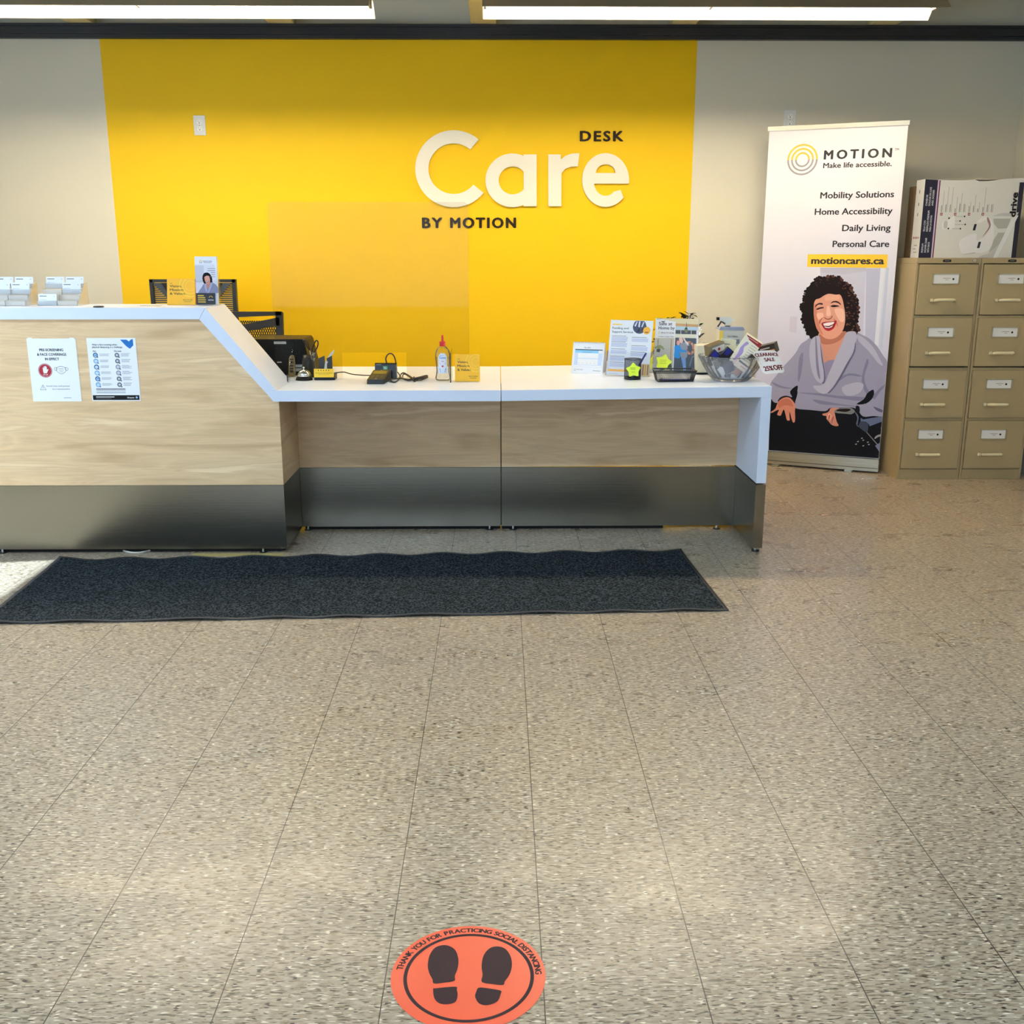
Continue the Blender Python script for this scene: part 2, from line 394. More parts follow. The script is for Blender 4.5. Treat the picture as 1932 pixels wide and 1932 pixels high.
# ------------------------------------------------------------------ fluorescent fixtures
REF = mat((235, 232, 222), .45); HOUS = mat((158, 146, 126), .5)
def tube_mat(col, st):
    m = bpy.data.materials.new('lit_tube'); m.use_nodes = True; n, l, bb = nt(m)
    bb.inputs['Emission Color'].default_value = col + (1,); bb.inputs['Emission Strength'].default_value = st; return m
TW, TCc = tube_mat(WARM, P_WARM), tube_mat(COOL, P_COOL)
def fixture(x0, x1, y, z, tm, col, power, label):
    yc = y + .14
    r = root('fluorescent_fixture', ((x0 + x1) / 2, yc, z), label, 'ceiling light', 'ceiling light fixtures')
    b = MB()
    prof = [(-.14, 0), (-.055, .075), (.055, .075), (.14, 0)]
    for th, m in ((0, REF), (.003, HOUS)):
        v = [(X, yc + p[0] * (1 + th * 4), z + p[1] + th) for X in (x0, x1) for p in prof]
        b.add(v, [(i, i + 1, 5 + i, 4 + i) for i in range(3)], m)
    b.build('reflector', r)
    b = MB(); b.box(x0, x1, yc - .045, yc + .045, z + .079, z + .125, HOUS)
    for X in (x0 + .4, x1 - .4): b.cyl((X, yc, z + .125), (X, yc, ZC), .006, HOUS, 6)
    b.build('housing', r)
    for X in (x0 + .012, (x0 + x1) / 2, x1 - .012): boxpart('socket_bracket', r, X - .006, X + .006, yc - .06, yc + .06, z + .03, z + .079, HOUS)
    for k in (-1, 1):
        for h in (0, 1):
            xa = x0 + .02 + h * (x1 - x0) / 2; xb = xa + (x1 - x0) / 2 - .04
            b = MB(); b.cyl((xa, yc + k * .038, z + .052), (xb, yc + k * .038, z + .052), .014, tm, 12); b.build('lamp_tube', r)
FX = [(-2.93, -.62, 5.42, 2.503, TW, WARM, 'long white reflector ceiling light, left one of the two in the photo'), (-.075, 2.19, 5.42, 2.503, TW, WARM, 'long white reflector ceiling light, right one of the two in the photo')]
for a_ in FX: fixture(a_[0], a_[1], a_[2], a_[3], a_[4], a_[5], P_WARM, a_[6])
for i, (xa, xb, yy) in enumerate([(-2.95, -.62, 2.5), (-.075, 2.2, 2.5), (-2.95, -.62, -.6), (-.075, 2.2, -.6)]):
    fixture(xa, xb, yy, 2.503, TCc, COOL, P_COOL, 'long ceiling light nearer the entrance, %s %s row' % ('left in' if i % 2 == 0 else 'right in', 'second' if i < 2 else 'third'))

# ------------------------------------------------------------------ reception desk, three units
FOOT = mat((40, 40, 42), .3, .5)
def shade_strip(parent, x0, x1, y): boxpart('gap_shade_strip', parent, x0, x1, y, y + .012, 0, .03, mat((16, 15, 14), .8))  # dark strip added to block light and blacken the gap under the desk
def foot(parent, x, y):
    b = MB(); b.cyl((x, y, 0), (x, y, .006), .018, FOOT, 12); b.cyl((x, y, .006), (x, y, .03), .006, CHROME, 8); b.build('levelling_foot', parent)
YFr, YPa, YRe = 4.635, 4.655, 5.05
r = root('reception_desk', (-2.1, 4.9, 0), 'tall left unit of the reception desk, maple front with sloping white end', 'desk', 'reception desk units')
b = MB(); b.xz([(-3.3, 1.074), (-1.3155, 1.074), (-1.2865, 1.124), (-3.3, 1.124)], YFr, 4.965, LAM); b.build('counter_top', r, bevel=.0015)
b = MB(); b.xz([(-1.285, 1.1235), (-1.3145, 1.0735), (-1.051, .7605), (-.994, .7605)], YFr, 4.965, LAM); b.build('sloped_panel', r, bevel=.0015)
b = MB(); b.xz([(-3.3, .324), (-.99, .324), (-.99, .709), (-1.013, .709), (-1.053, .76), (-1.317, 1.073), (-3.3, 1.073)], YPa, YPa + .02, WOOD); b.build('front_panel', r)
boxpart('side_panel', r, -1.01, -.99, YPa + .02, YRe + .022, .324, .709, WOOD)
boxpart('gap_shade_strip', r, -1.02, -1.008, 4.70, YRe + .02, 0, .03, mat((16, 15, 14), .8))  # added dark strip along the side, keeps light out of the floor gap
b = MB(); b.box(-3.3, -.99, YPa, YPa + .02, .02, .3225, STEEL); b.box(-1.01, -.99, YPa + .02, YRe + .022, .02, .3225, STEEL); b.build('kick_plate', r)
b = MB(); b.box(-3.3, -1.06, 4.97, 5.633, .735, .7595, LAM); b.build('work_surface', r, bevel=.001)
b = MB(); b.xz([(-3.28, .03), (-1.06, .03), (-1.06, .733), (-1.075, .733), (-1.335, 1.07), (-3.28, 1.07)], 4.93, 4.96, LAM); b.box(-3.3, -3.27, 4.96, 5.6, .03, .735, LAM); b.build('back_panel', r)
shade_strip(r, -3.25, -1.02, 4.682)
for x, y in ((-1.103, 4.667), (-2.314, 4.667), (-3.2, 4.667), (-3.2, 5.5), (-1.12, 4.95)): foot(r, x, y)
r = root('reception_desk', (-.5, 4.9, 0), 'low middle unit of the reception desk under the clear shield', 'desk', 'reception desk units')
b = MB(); b.xz([(-1.049, .7595), (.0075, .7595), (.0075, .7105), (-1.010, .7105)], YFr, 4.966, LAM); b.build('counter_top', r, bevel=.0015)
boxpart('work_surface', r, -1.045, .0075, 4.968, 5.633, .735, .7592, LAM, .001)
boxpart('front_panel', r, -.989, .0065, YRe, YRe + .02, .324, .7345, WOOD)
boxpart('kick_plate', r, -.989, .0065, YRe, YRe + .02, .02, .3225, STEEL)
boxpart('side_board', r, -.985, -.965, YRe + .052, 5.6, .02, .735, LAM); boxpart('side_board', r, -.015, .005, YRe + .052, 5.6, .02, .735, LAM)
shade_strip(r, -.98, .005, 5.074)
boxpart('seam_light_block', r, -.03, .0079, YRe + .021, YRe + .05, .02, .7345, mat((30, 26, 22), .7))  # dark piece added behind the seam so no light shows between units
for x, y in ((-.965, 5.06), (-.049, 5.06), (-.975, 5.58), (-.005, 5.58)): foot(r, x, y)
T3 = lambda p: Vector((p.x, p.y, p.z + max(0, p.x - .009) * .0137 * p.z / .76))
r = root('reception_desk', (.62, 4.9, 0), 'low right unit of the reception desk with white end leg beside the banner', 'desk', 'reception desk units')
b = MB(); b.T = T3; b.box(.0105, 1.226, YFr, 4.966, .7105, .7595, LAM); b.build('counter_top', r, bevel=.0015)
b = MB(); b.T = T3; b.box(.0105, 1.226, 4.968, 5.633, .735, .7592, LAM); b.build('work_surface', r, bevel=.001)
b = MB(); b.T = T3; b.box(1.18, 1.226, YFr, 5.633, .3225, .7103, LAM); b.build('end_panel', r, bevel=.0015)
b = MB(); b.T = T3; b.box(.0115, 1.1795, YRe, YRe + .02, .324, .7345, WOOD); b.build('front_panel', r)
b = MB(); b.box(.0115, 1.1795, YRe, YRe + .02, .02, .3225, STEEL); b.box(1.18, 1.226, YFr, 5.633, .02, .3215, STEEL); b.build('kick_plate', r)
shade_strip(r, .012, .83, 5.074)
boxpart('seam_light_block', r, .0083, .05, YRe + .021, YRe + .05, .02, .7345, mat((30, 26, 22), .7))  # matching dark piece, added to close the seam against light
for x, y in ((.069, 5.06), (1.10, 5.06), (1.2, 4.66), (1.2, 5.58)): foot(r, x, y)

# floor tape and cable seen under the desk
TAPE = mat((190, 160, 40), .6)
tag(one(lambda b: b.box(.84, 1.175, 5.10, 5.15, .0002, .001, TAPE), 'floor_tape', None, at=(1, 5.12, 0)), 'yellow tape strip on the floor under the right desk unit', 'floor tape')
tag(one(lambda b: b.box(-1.42, -1.0, 4.60, 4.645, .0002, .001, mat((176, 158, 96), .6)), 'floor_tape', None, at=(-1.2, 4.62, 0)), 'worn yellow tape strip on the floor under the tall desk unit', 'floor tape')
b = MB(); c0 = onz(228, 1037, .004); c1 = onz(255, 1043, .004); c2 = onz(286, 1038, .004)
b.tube([c0 + Vector((-.1, .12, 0)), c0, c1, c2, c2 + Vector((.12, .15, 0))], .0045, mat((200, 196, 186), .5), 8, 6)
tag(b.build('power_cable', at=c1), 'pale cable looping out from under the tall desk unit', 'cable')

# ------------------------------------------------------------------ entrance mat and floor decal
W_, D_ = 2.86, .836
O_ = Vector((-1.962, 3.702, 0)); U_ = Vector((.908 + 1.962, 3.821 - 3.702, 0)).normalized(); V_ = Vector((-.052, .9985, 0)).normalized()
def mz(u, v):
    e = math.exp(-v / .05) * (.5 + .5 * math.sin(u * 19 + 1.3 * math.sin(u * 5))) + math.exp(-(D_ - v) / .05) * (.5 + .5 * math.sin(u * 22 + 1)) + math.exp(-u / .05) * (.5 + .5 * math.sin(v * 32))
    return .005 + .0085 * e
def mp_(u, v):
    wob = .006 * math.sin(v * 32) * math.exp(-u / .1); wv = .004 * math.sin(u * 22 + 1) * math.exp(-(D_ - v) / .1)
    p = O_ + U_ * (u + wob) + V_ * (v + wv); return Vector((p.x, p.y, mz(u, v)))
r = root('entrance_mat', (-.5, 4.2, 0), 'long dark charcoal carpet mat with wavy rubber edge on the floor before the desk', 'mat')
b = MB(); nu, nv = 240, 60; mg = .014
vs = [mp_(mg + (W_ - 2 * mg) * i / nu, mg + (D_ - 2 * mg) * j / nv) for j in range(nv + 1) for i in range(nu + 1)]
b.add(vs, [(j * (nu + 1) + i, j * (nu + 1) + i + 1, (j + 1) * (nu + 1) + i + 1, (j + 1) * (nu + 1) + i) for j in range(nv) for i in range(nu)], mat_mat(), True); b.build('pile', r)
b = MB(); n_ = 200
RUB = mat((34, 33, 36), .5)
def strip(f, g):
    a = [f(i / n_) for i in range(n_ + 1)]; c = [g(i / n_) for i in range(n_ + 1)]
    lo = [Vector((p.x, p.y, max(.0004, p.z - .004))) for p in c]; k = n_ + 1
    b.add(a + c + lo, [(i, i + 1, k + i + 1, k + i) for i in range(n_)] + [(k + i, k + i + 1, 2 * k + i + 1, 2 * k + i) for i in range(n_)], RUB, True)
strip(lambda t: mp_(mg + (W_ - 2 * mg) * t, mg), lambda t: mp_(W_ * t, 0)); strip(lambda t: mp_(mg + (W_ - 2 * mg) * t, D_ - mg), lambda t: mp_(W_ * t, D_))
strip(lambda t: mp_(mg, mg + (D_ - 2 * mg) * t), lambda t: mp_(0, D_ * t)); strip(lambda t: mp_(W_ - mg, mg + (D_ - 2 * mg) * t), lambda t: mp_(W_, D_ * t))
b.build('rubber_border', r)

DC = Vector((-.063, 1.733, .0006)); fr = Fr(DC, (1, 0, 0), (0, 1, 0))
ORG = mat((247, 94, 62), .3, coat=.2); PLUM = mat((44, 18, 32), .5, spec=.25)
b = MB(); b.disc(fr, 0, 0, .1500, ORG, 1, n=96)
sc_ = 5.682
def dpt(x, y): p = onz(720 + x / sc_, 1720 + y / sc_, .0006); return (p.x - DC.x, p.y - DC.y)
b.disc(fr, .001, -.002, .1265, PLUM, 2, ri=.1195, n=96)
for pts in ([(495, 580), (515, 470), (580, 385), (690, 362), (785, 410), (822, 510), (815, 610), (785, 690), (778, 745), (660, 765), (560, 772), (545, 730), (510, 660)],
            [(1072, 580), (1095, 470), (1160, 395), (1245, 376), (1330, 405), (1385, 490), (1396, 590), (1370, 680), (1320, 750), (1300, 788), (1180, 778), (1075, 757), (1082, 680)],
            [(553, 835), (580, 825), (790, 808), (806, 840), (815, 905), (790, 970), (710, 995), (620, 985), (565, 930)],
            [(1045, 818), (1160, 828), (1275, 850), (1278, 880), (1240, 965), (1140, 1005), (1050, 990), (1003, 920), (1015, 860)]):
    b.pf(fr, sm2([dpt(*p) for p in pts], 4), PLUM, 3)
msg = 'THANK YOU FOR PRACTICING SOCIAL DISTANCING'
def width(ch): return {' ': .42, 'I': .32}.get(ch, .98 if ch in 'OQGCDNUAHKR' else .86 if ch not in 'EFLS' else .72)
tot = sum(width(c) for c in msg); a0, a1 = 173, 0; acc = 0
for ch in msg:
    wd = width(ch)
    if ch != ' ':
        a = math.radians(a0 + (a1 - a0) * (acc + wd / 2) / tot); rr = .1305
        b.text(fr, ch, rr * math.cos(a), rr * math.sin(a), .0118, PLUM, al='c', bold=.05, lay=2, rot=a - PI / 2)
    acc += wd
tag(b.build('floor_decal', at=(DC.x, DC.y, 0)), 'round orange floor sticker with two dark shoe prints and ring of lettering', 'floor sticker')

# ------------------------------------------------------------------ wall lettering and outlets
FW = Fr((0, YB - .018, 0), (1, 0, 0), (0, 0, 1))
LET = mat((236, 231, 214), .35)
def W(x, y): return FW.uv(x, y)
def raised(b, pts, m, th=.017): b.plate(FW, pts, th, m)
def arcpts(cx, cy, rx, ry, d0, d1, n=40):     # degrees, picture sense: 0 right, 90 up
    return [W(cx + rx * math.cos(math.radians(d0 + (d1 - d0) * i / n)), cy - ry * math.sin(math.radians(d0 + (d1 - d0) * i / n))) for i in range(n + 1)]
r = root('wall_sign', (.15, YB, 1.9), 'raised off-white and dark wall lettering reading Care Desk by Motion', 'sign')
def letter(polys, m=LET, th=.017):
    b = MB()
    for p in polys: raised(b, p, m, th)
    b.build('letter', r, bevel=0)
def ring(cx, cy, R, Ri, d0, d1, ry=1, n=40): return arcpts(cx, cy, R, R * ry, d0, d1, n) + arcpts(cx, cy, Ri, Ri * ry, d1, d0, n)
letter([ring(856, 318.2, 72.6, 47.8, 49.3, 321)])
letter([arcpts(966.8, 340.2, 50.8, 50.6, 65.4, 294.6, 48) + arcpts(967.3, 340.3, 26.4, 26.4, 321.3, 38.7, 40)[0:],
        [W(987.95, 291.4), W(1012.4, 291.4), W(1012.4, 389), W(987.95, 389)]])
letter([[W(1034.5, 291.4), W(1058.3, 291.4), W(1058.3, 301), W(1066, 294.5), W(1078, 290), W(1093.3, 288.8), W(1090.3, 313.8), W(1078, 314.2), W(1067, 318), W(1059.3, 327), W(1059, 388.9), W(1034.5, 388.9)]])
letter([arcpts(1142.7, 339.6, 44.2, 50.6, 15.2, 164.8, 40) + arcpts(1142.7, 326.35, 18.4, 16.4, 180, 0, 30),
        arcpts(1142.7, 339.6, 44.2, 50.6, 164.9, 319.5, 40) + [W(1170.7, 358.2)] + arcpts(1142.7, 341, 22.5, 28.5, 314, 191, 24) + [W(1186.4, 346.2)] + arcpts(1142.7, 339.6, 44.2, 50.6, -7, 15.1, 8)])
DK = mat((40, 28, 18), .6, spec=.2)
FW2 = Fr((0, YB - .006, 0), (1, 0, 0), (0, 0, 1))
def ltxt(s_, xl, xr, base, cap, sp=1.25):
    b = MB(); u0, v0 = FW2.uv(xl, base); u1, _ = FW2.uv(xr, base); _, v1 = FW2.uv(xl, base - cap)
    b.text(FW2, s_, u0, v0, v1 - v0, DK, w=u1 - u0, bold=.055, space=sp, lay=0, th=.006); b.build('lettering', r)
ltxt('DESK', 1095, 1175, 266, 18.3); ltxt('BY', 797.5, 833.5, 429.6, 18.4); ltxt('MOTION', 850.5, 972.5, 429.6, 18.4)

OUTL = mat((226, 228, 228), .4); OUTW = mat((250, 250, 246), .35)
def outlet(xa, ya, xb, yb, label):
    p = at(xa, ya, YB - .006); q = at(xb, yb, YB - .006); cx, cz = (p.x + q.x) / 2, (p.z + q.z) / 2
    wd, hh = .074, .118; r = root('wall_outlet', (cx, YB, cz), label, 'electrical outlet')
    boxpart('cover_plate', r, cx - wd / 2, cx + wd / 2, YB - .007, YB, cz - hh / 2, cz + hh / 2, OUTL, .002)
    f = Fr((cx, YB - .0085, cz), (1, 0, 0), (0, 0, 1))
    for s_ in (1, -1):
        b = MB(); b.prism([(.0155 * math.cos(t), s_ * .02 + max(-.013, min(.013, .0165 * math.sin(t)))) for t in [2 * PI * k / 24 for k in range(24)]], lambda p_, k: f.p(*p_) + Vector((0, .002 * k, 0)), OUTW)
        b.rect(f, -.0075, s_ * .02 + .0, -.005, s_ * .02 + .009, GREYINK); b.rect(f, .005, s_ * .02 + .001, .0072, s_ * .02 + .008, GREYINK)
        b.disc(f, 0, s_ * .02 - .006, .0032, BLACK); b.build('socket', r)
    b = MB(); b.cyl((cx, YB - .0075, cz), (cx, YB - .006, cz), .0025, GREYINK); b.build('screw', r)
outlet(363.5, 217, 389.5, 256, 'white duplex outlet on the yellow wall')
outlet(1479, 206, 1502, 245.5, 'white duplex outlet on the pale wall above the standing banner')

# ------------------------------------------------------------------ roll-up banner
BL_, BR_ = Vector((1.672, 6.765, 0)), Vector((2.412, 6.424, 0)); BU = (BR_ - BL_).normalized(); BW = (BR_ - BL_).length
FB = Fr(BL_ + Vector((0, 0, .0)), BU, (0, 0, 1)); BN = FB.N
r = root('roll_up_banner', (BL_ + BR_) / 2, 'tall roll-up banner with a laughing curly-haired woman in a grey sweater', 'banner stand')
ALU = mat((196, 194, 180), .3, .9)
def slab(b, u0, u1, v0, v1, n0, n1, m):
    b.prism([(u0, v0), (u1, v0), (u1, v1), (u0, v1)], lambda p, k: FB.p(*p) + BN * (n0, n1)[k], m)
b = MB(); slab(b, 0, BW, .012, .055, .055, -.055, ALU); slab(b, .001, BW - .001, .055, .088, .04, -.04, ALU); slab(b, 0, BW, .03, .036, .057, .05, mat((130, 130, 120), .3, .8)); b.build('base_cassette', r, bevel=.004)
b = MB(); slab(b, -.004, BW + .004, 2.082, 2.108, .009, -.009, ALU); b.build('top_rail', r, bevel=.003)
for u0 in (.16, BW - .2):
    b = MB(); slab(b, u0, u0 + .045, .001, .012, .10, -.10, ALU); b.build('foot', r)
b = MB(); b.cyl(FB.p(BW / 2, .05) - BN * .03, FB.p(BW / 2, 2.09) - BN * .012, .008, ALU, 10); b.build('support_pole', r)
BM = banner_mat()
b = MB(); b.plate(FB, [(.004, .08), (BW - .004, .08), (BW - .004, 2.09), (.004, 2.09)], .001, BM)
def bq(x, y): return FB.uv(x, y)
def hpx(px_, x, y): return bq(x, y - px_)[1] - bq(x, y)[1]
def btext(s_, xl, yl, xr, cap, bold=.03, m=INK, space=1):
    u0, v0 = bq(xl, yl); u1, _ = bq(xr, yl); b.text(FB, s_, u0, v0, hpx(cap, xl, yl), m, w=u1 - u0, bold=bold, lay=5, space=space)
btext('MOTION', 1555, 300.5, 1681, 16, .05, space=1.45)
u0, v0 = bq(1688, 284); b.text(FB, 'TM', u0, v0, .012, INK, lay=5)
btext('Make life accessible.', 1553.3, 317.2, 1681.7, 9.4)
btext('Mobility Solutions', 1547.8, 374.5, 1686, 11.5); btext('Home Accessibility', 1537.3, 405.3, 1683, 11.5)
btext('Daily Living', 1589, 435.9, 1679.6, 11.5); btext('Personal Care', 1571, 466, 1677, 11.5)
b.pf(FB, [bq(1524, 479.7), bq(1523, 503.6), bq(1673.5, 505.8), bq(1675, 480.2)], mat((246, 200, 40), .5), 4)
btext('motioncares.ca', 1531, 497.6, 1667, 12.2, .055)
cu, cv = bq(1514, 301.3); R0 = hpx(29.6, 1514, 301)
def logo(b, fr, cu, cv, R, lay=5):
    for a_, c_ in ((1, .885), (.745, .63), (.48, .37)):
        b.disc(fr, cu, cv, R * a_, mat((250, 196, 60), .5), lay, ri=R * c_, a0=0, a1=PI, n=24)
        b.disc(fr, cu, cv, R * a_, mat((158, 152, 160), .5), lay, ri=R * c_, a0=PI, a1=2 * PI, n=24)
logo(b, FB, cu, cv, R0)
# the printed photograph, measured on the banner in crops A (face), B (body), C (hands)
cA = lambda x, y: (1470 + x / 8.4, 500 + y / 8.4); cB = lambda x, y: (1420 + x / 4.39, 480 + y / 4.39); cC = lambda x, y: (1440 + x / 8.05, 690 + y / 8.05)
SKIN, SK2, SK3, HAIR, HA2 = (222, 160, 140), (196, 128, 108), (240, 190, 172), (24, 16, 18), (84, 52, 46)
SW, SW2, SW3, SW4, DARK = (150, 150, 180), (124, 124, 156), (178, 178, 204), (96, 96, 128), (12, 14, 22)
PORT = []
def ad(cr_, pts, col, sm=True): PORT.append(([cr_(*p) for p in pts], col, sm))
# room behind her
ad(cB, [(560, 110), (940, 110), (930, 300), (900, 1000), (560, 1000)], (200, 200, 222), False)
ad(cB, [(940, 115), (1060, 115), (1000, 900), (930, 900)], (188, 190, 218), False)
ad(cB, [(1105, 110), (1130, 110), (1075, 800), (1050, 800)], (198, 208, 232), False)
ad(cB, [(1060, 110), (1090, 110), (1040, 760), (1010, 740)], (226, 230, 244), False)
ad(cB, [(560, 110), (940, 110), (940, 140), (760, 165), (560, 150)], (190, 190, 212), False)
ad(cB, [(310, 515), (370, 515), (362, 650), (302, 640)], (206, 202, 224), False)
# dark seat and trousers
ad(cB, [(150, 1200), (350, 1080), (400, 1040), (960, 1120), (1000, 1140), (1110, 1300), (1100, 1400), (1085, 1560), (1062, 1735), (131, 1660), (140, 1300)], DARK, False)
# sweater
ad(cB, [(520, 665), (440, 715), (395, 748), (360, 810), (310, 870), (250, 935), (195, 1005), (148, 1068), (155, 1130), (158, 1200), (185, 1228), (215, 1222), (250, 1175), (320, 1182), (345, 1165), (372, 1110), (400, 1050), (440, 900), (520, 760)], SW)
ad(cB, [(500, 690), (600, 660), (760, 640), (850, 642), (905, 665), (970, 700), (1030, 760), (1090, 850), (1135, 915), (1132, 1000), (1122, 1100), (1112, 1200), (1100, 1332), (1000, 1338), (915, 1342), (870, 1290), (820, 1268), (700, 1272), (640, 1272), (600, 1298), (480, 1288), (362, 1276), (350, 1235), (372, 1150), (366, 1080), (385, 960), (400, 800), (440, 720)], SW)
ad(cB, [(860, 660), (930, 700), (1000, 770), (1050, 860), (1080, 920), (1040, 900), (960, 800), (880, 720)], SW3)
ad(cB, [(905, 1010), (945, 870), (960, 900), (925, 1010), (945, 1100), (985, 1160), (960, 1180), (915, 1100)], SW2)
ad(cB, [(690, 1040), (800, 985), (905, 1005), (880, 1012), (790, 1005), (700, 1060)], SW2)
ad(cB, [(740, 1100), (860, 1060), (920, 1080), (880, 1150), (780, 1170)], SW3)
ad(cB, [(372, 1145), (560, 1150), (700, 1170), (960, 1185), (900, 1215), (700, 1190), (520, 1165)], SW2)
ad(cB, [(500, 1200), (700, 1235), (880, 1262), (700, 1250), (560, 1240)], SW2)
ad(cB, [(950, 1150), (1000, 1120), (1000, 1180), (940, 1235), (860, 1240), (920, 1200)], DARK)
ad(cB, [(310, 1135), (372, 1085), (366, 1150), (350, 1230), (335, 1190)], DARK)
ad(cB, [(385, 860), (420, 820), (400, 1000), (375, 1050)], SW2)
ad(cB, [(160, 1055), (240, 1090), (330, 1110), (260, 1110), (190, 1090)], SW2)
ad(cB, [(1000, 1170), (1060, 1100), (1120, 1070), (1060, 1130), (1010, 1200)], SW2)
ad(cB, [(1000, 1260), (1080, 1290), (1102, 1310), (1040, 1300)], SW4)
# hair mass
HP = [(520, 1165), (470, 1110), (425, 1030), (405, 950), (375, 870), (385, 780), (360, 690), (355, 640), (400, 610), (395, 520), (425, 430), (480, 350), (540, 265), (630, 205), (740, 188), (860, 182), (950, 200), (1010, 250), (1085, 295), (1130, 350), (1150, 420), (1215, 500), (1240, 600), (1250, 700), (1258, 790), (1240, 870), (1230, 950), (1262, 1010), (1210, 1070), (1130, 1075), (1050, 1090), (900, 1120), (640, 1120), (590, 1150)]
ad(cA, HP, HAIR)
rh = random.Random(3)
HS = sm2(HP, 3)
for i, (x, y) in enumerate(HS):
    if y > 1090 and x > 560: continue
    q = rh.uniform(14, 30); x += rh.uniform(-14, 14); y += rh.uniform(-14, 14); col = HAIR if x < 760 or rh.random() < .4 else HA2
    ad(cA, [(x + q * math.cos(t), y + q * math.sin(t)) for t in [k * PI / 4 for k in range(8)]], col)
for i in range(90):
    x, y = rh.uniform(1000, 1230), rh.uniform(300, 1050)
    if x < 1060 and y > 460: x += 60
    if x > 1100 + 150 * min(1, (y - 280) / 250): continue
    q = rh.uniform(9, 17); ad(cA, [(x + q * math.cos(t), y + q * .6 * math.sin(t)) for t in [k * PI / 3 for k in range(6)]], (110, 72, 60) if rh.random() < .45 else (52, 30, 30))
for i in range(40):
    x, y = rh.uniform(560, 1000), rh.uniform(205, 400); q = rh.uniform(8, 15); ad(cA, [(x + q * math.cos(t), y + q * .6 * math.sin(t)) for t in [k * PI / 3 for k in range(6)]], (58, 36, 36))
# neck and chest
ad(cA, [(630, 1080), (655, 1200), (690, 1380), (725, 1560), (870, 1555), (940, 1400), (1000, 1230), (1060, 1050), (850, 1100)], (206, 146, 128))
ad(cA, [(640, 1100), (660, 1230), (760, 1260), (900, 1230), (1010, 1150), (1050, 1050), (850, 1120)], (178, 112, 94))
ad(cB, [(595, 900), (690, 880), (640, 990), (602, 1060)], (140, 134, 172))
# face
ad(cA, [(548, 700), (556, 600), (590, 540), (660, 500), (740, 465), (850, 450), (960, 465), (1005, 540), (1025, 640), (1045, 750), (1048, 870), (1030, 980), (990, 1070), (920, 1140), (830, 1175), (740, 1162), (670, 1110), (610, 1030), (572, 930), (553, 820)], SKIN)
ad(cA, [(548, 720), (560, 620), (600, 640), (600, 800), (640, 960), (700, 1110), (610, 1030), (572, 930), (553, 820)], (206, 132, 112))
ad(cA, [(880, 700), (1000, 690), (1030, 760), (1030, 880), (980, 900), (920, 820)], SK3)
ad(cA, [(600, 770), (690, 760), (700, 820), (650, 860), (610, 840)], SK3)
ad(cA, [(750, 480), (900, 465), (960, 500), (940, 550), (800, 560), (730, 560)], (230, 172, 150))
ad(cA, [(760, 660), (795, 660), (815, 740), (820, 790), (780, 810), (750, 790)], SK3)
ad(cA, [(712, 825), (745, 840), (765, 852), (815, 838), (840, 800), (848, 815), (825, 850), (775, 868), (730, 850)], (150, 80, 66))
ad(cA, [(630, 900), (665, 850), (700, 830), (665, 880), (645, 940)], (176, 104, 88)); ad(cA, [(860, 850), (900, 880), (925, 930), (930, 980), (905, 930)], (190, 118, 100))
ad(cA, [(672, 925), (720, 903), (790, 895), (850, 893), (912, 880), (895, 950), (860, 1010), (790, 1045), (730, 1025), (690, 975)], (176, 36, 50))
ad(cA, [(690, 928), (740, 912), (800, 905), (888, 896), (872, 950), (840, 995), (790, 1008), (725, 995), (702, 965)], (90, 20, 30))
ad(cA, [(697, 930), (760, 912), (880, 900), (862, 935), (790, 965), (712, 962)], (246, 240, 244), False)
ad(cA, [(712, 972), (790, 984), (858, 952), (835, 985), (790, 1000), (735, 994)], (236, 226, 236), False)
ad(cA, [(568, 672), (585, 630), (640, 600), (690, 608), (688, 630), (635, 625), (598, 645)], (60, 32, 34)); ad(cA, [(820, 602), (860, 572), (920, 572), (965, 600), (985, 635), (925, 600), (870, 592), (822, 610)], (60, 32, 34))
ad(cA, [(588, 705), (615, 680), (665, 668), (708, 668), (704, 684), (660, 692), (615, 708)], (52, 26, 32)); ad(cA, [(815, 652), (850, 634), (905, 634), (958, 652), (905, 664), (850, 668)], (52, 26, 32))
ad(cA, [(850, 636), (880, 640), (900, 648), (890, 658), (862, 658)], (20, 12, 16)); ad(cA, [(640, 678), (670, 676), (678, 684), (650, 690)], (20, 12, 16))
# fringe over the forehead
ad(cA, [(545, 640), (560, 560), (600, 540), (650, 525), (720, 480), (790, 455), (900, 470), (970, 470), (1010, 560), (1030, 640), (1060, 500), (980, 360), (820, 300), (650, 330), (530, 430), (510, 560)], HAIR)
# collar
ad(cB, [(500, 690), (545, 672), (560, 700), (572, 800), (585, 900), (598, 1000), (600, 1050), (578, 1068), (535, 1050), (500, 990), (478, 900), (470, 800), (480, 730)], SW3)
ad(cB, [(770, 660), (790, 640), (850, 640), (862, 700), (835, 800), (780, 900), (720, 1010), (670, 1090), (630, 1135), (590, 1155), (540, 1135), (500, 1090), (560, 1085), (600, 1060), (625, 1000), (660, 920), (710, 800), (750, 710)], SW3)
ad(cB, [(850, 720), (835, 810), (780, 905), (720, 1015), (670, 1095), (625, 1145), (640, 1145), (690, 1090), (740, 1010), (800, 900), (850, 800)], SW4)
ad(cB, [(560, 720), (580, 860), (600, 980), (602, 1050), (585, 1070), (575, 1062), (590, 1040), (588, 960), (570, 860)], SW4)
ad(cB, [(520, 700), (530, 700), (545, 900), (560, 1030), (540, 1000), (525, 900)], SW2)
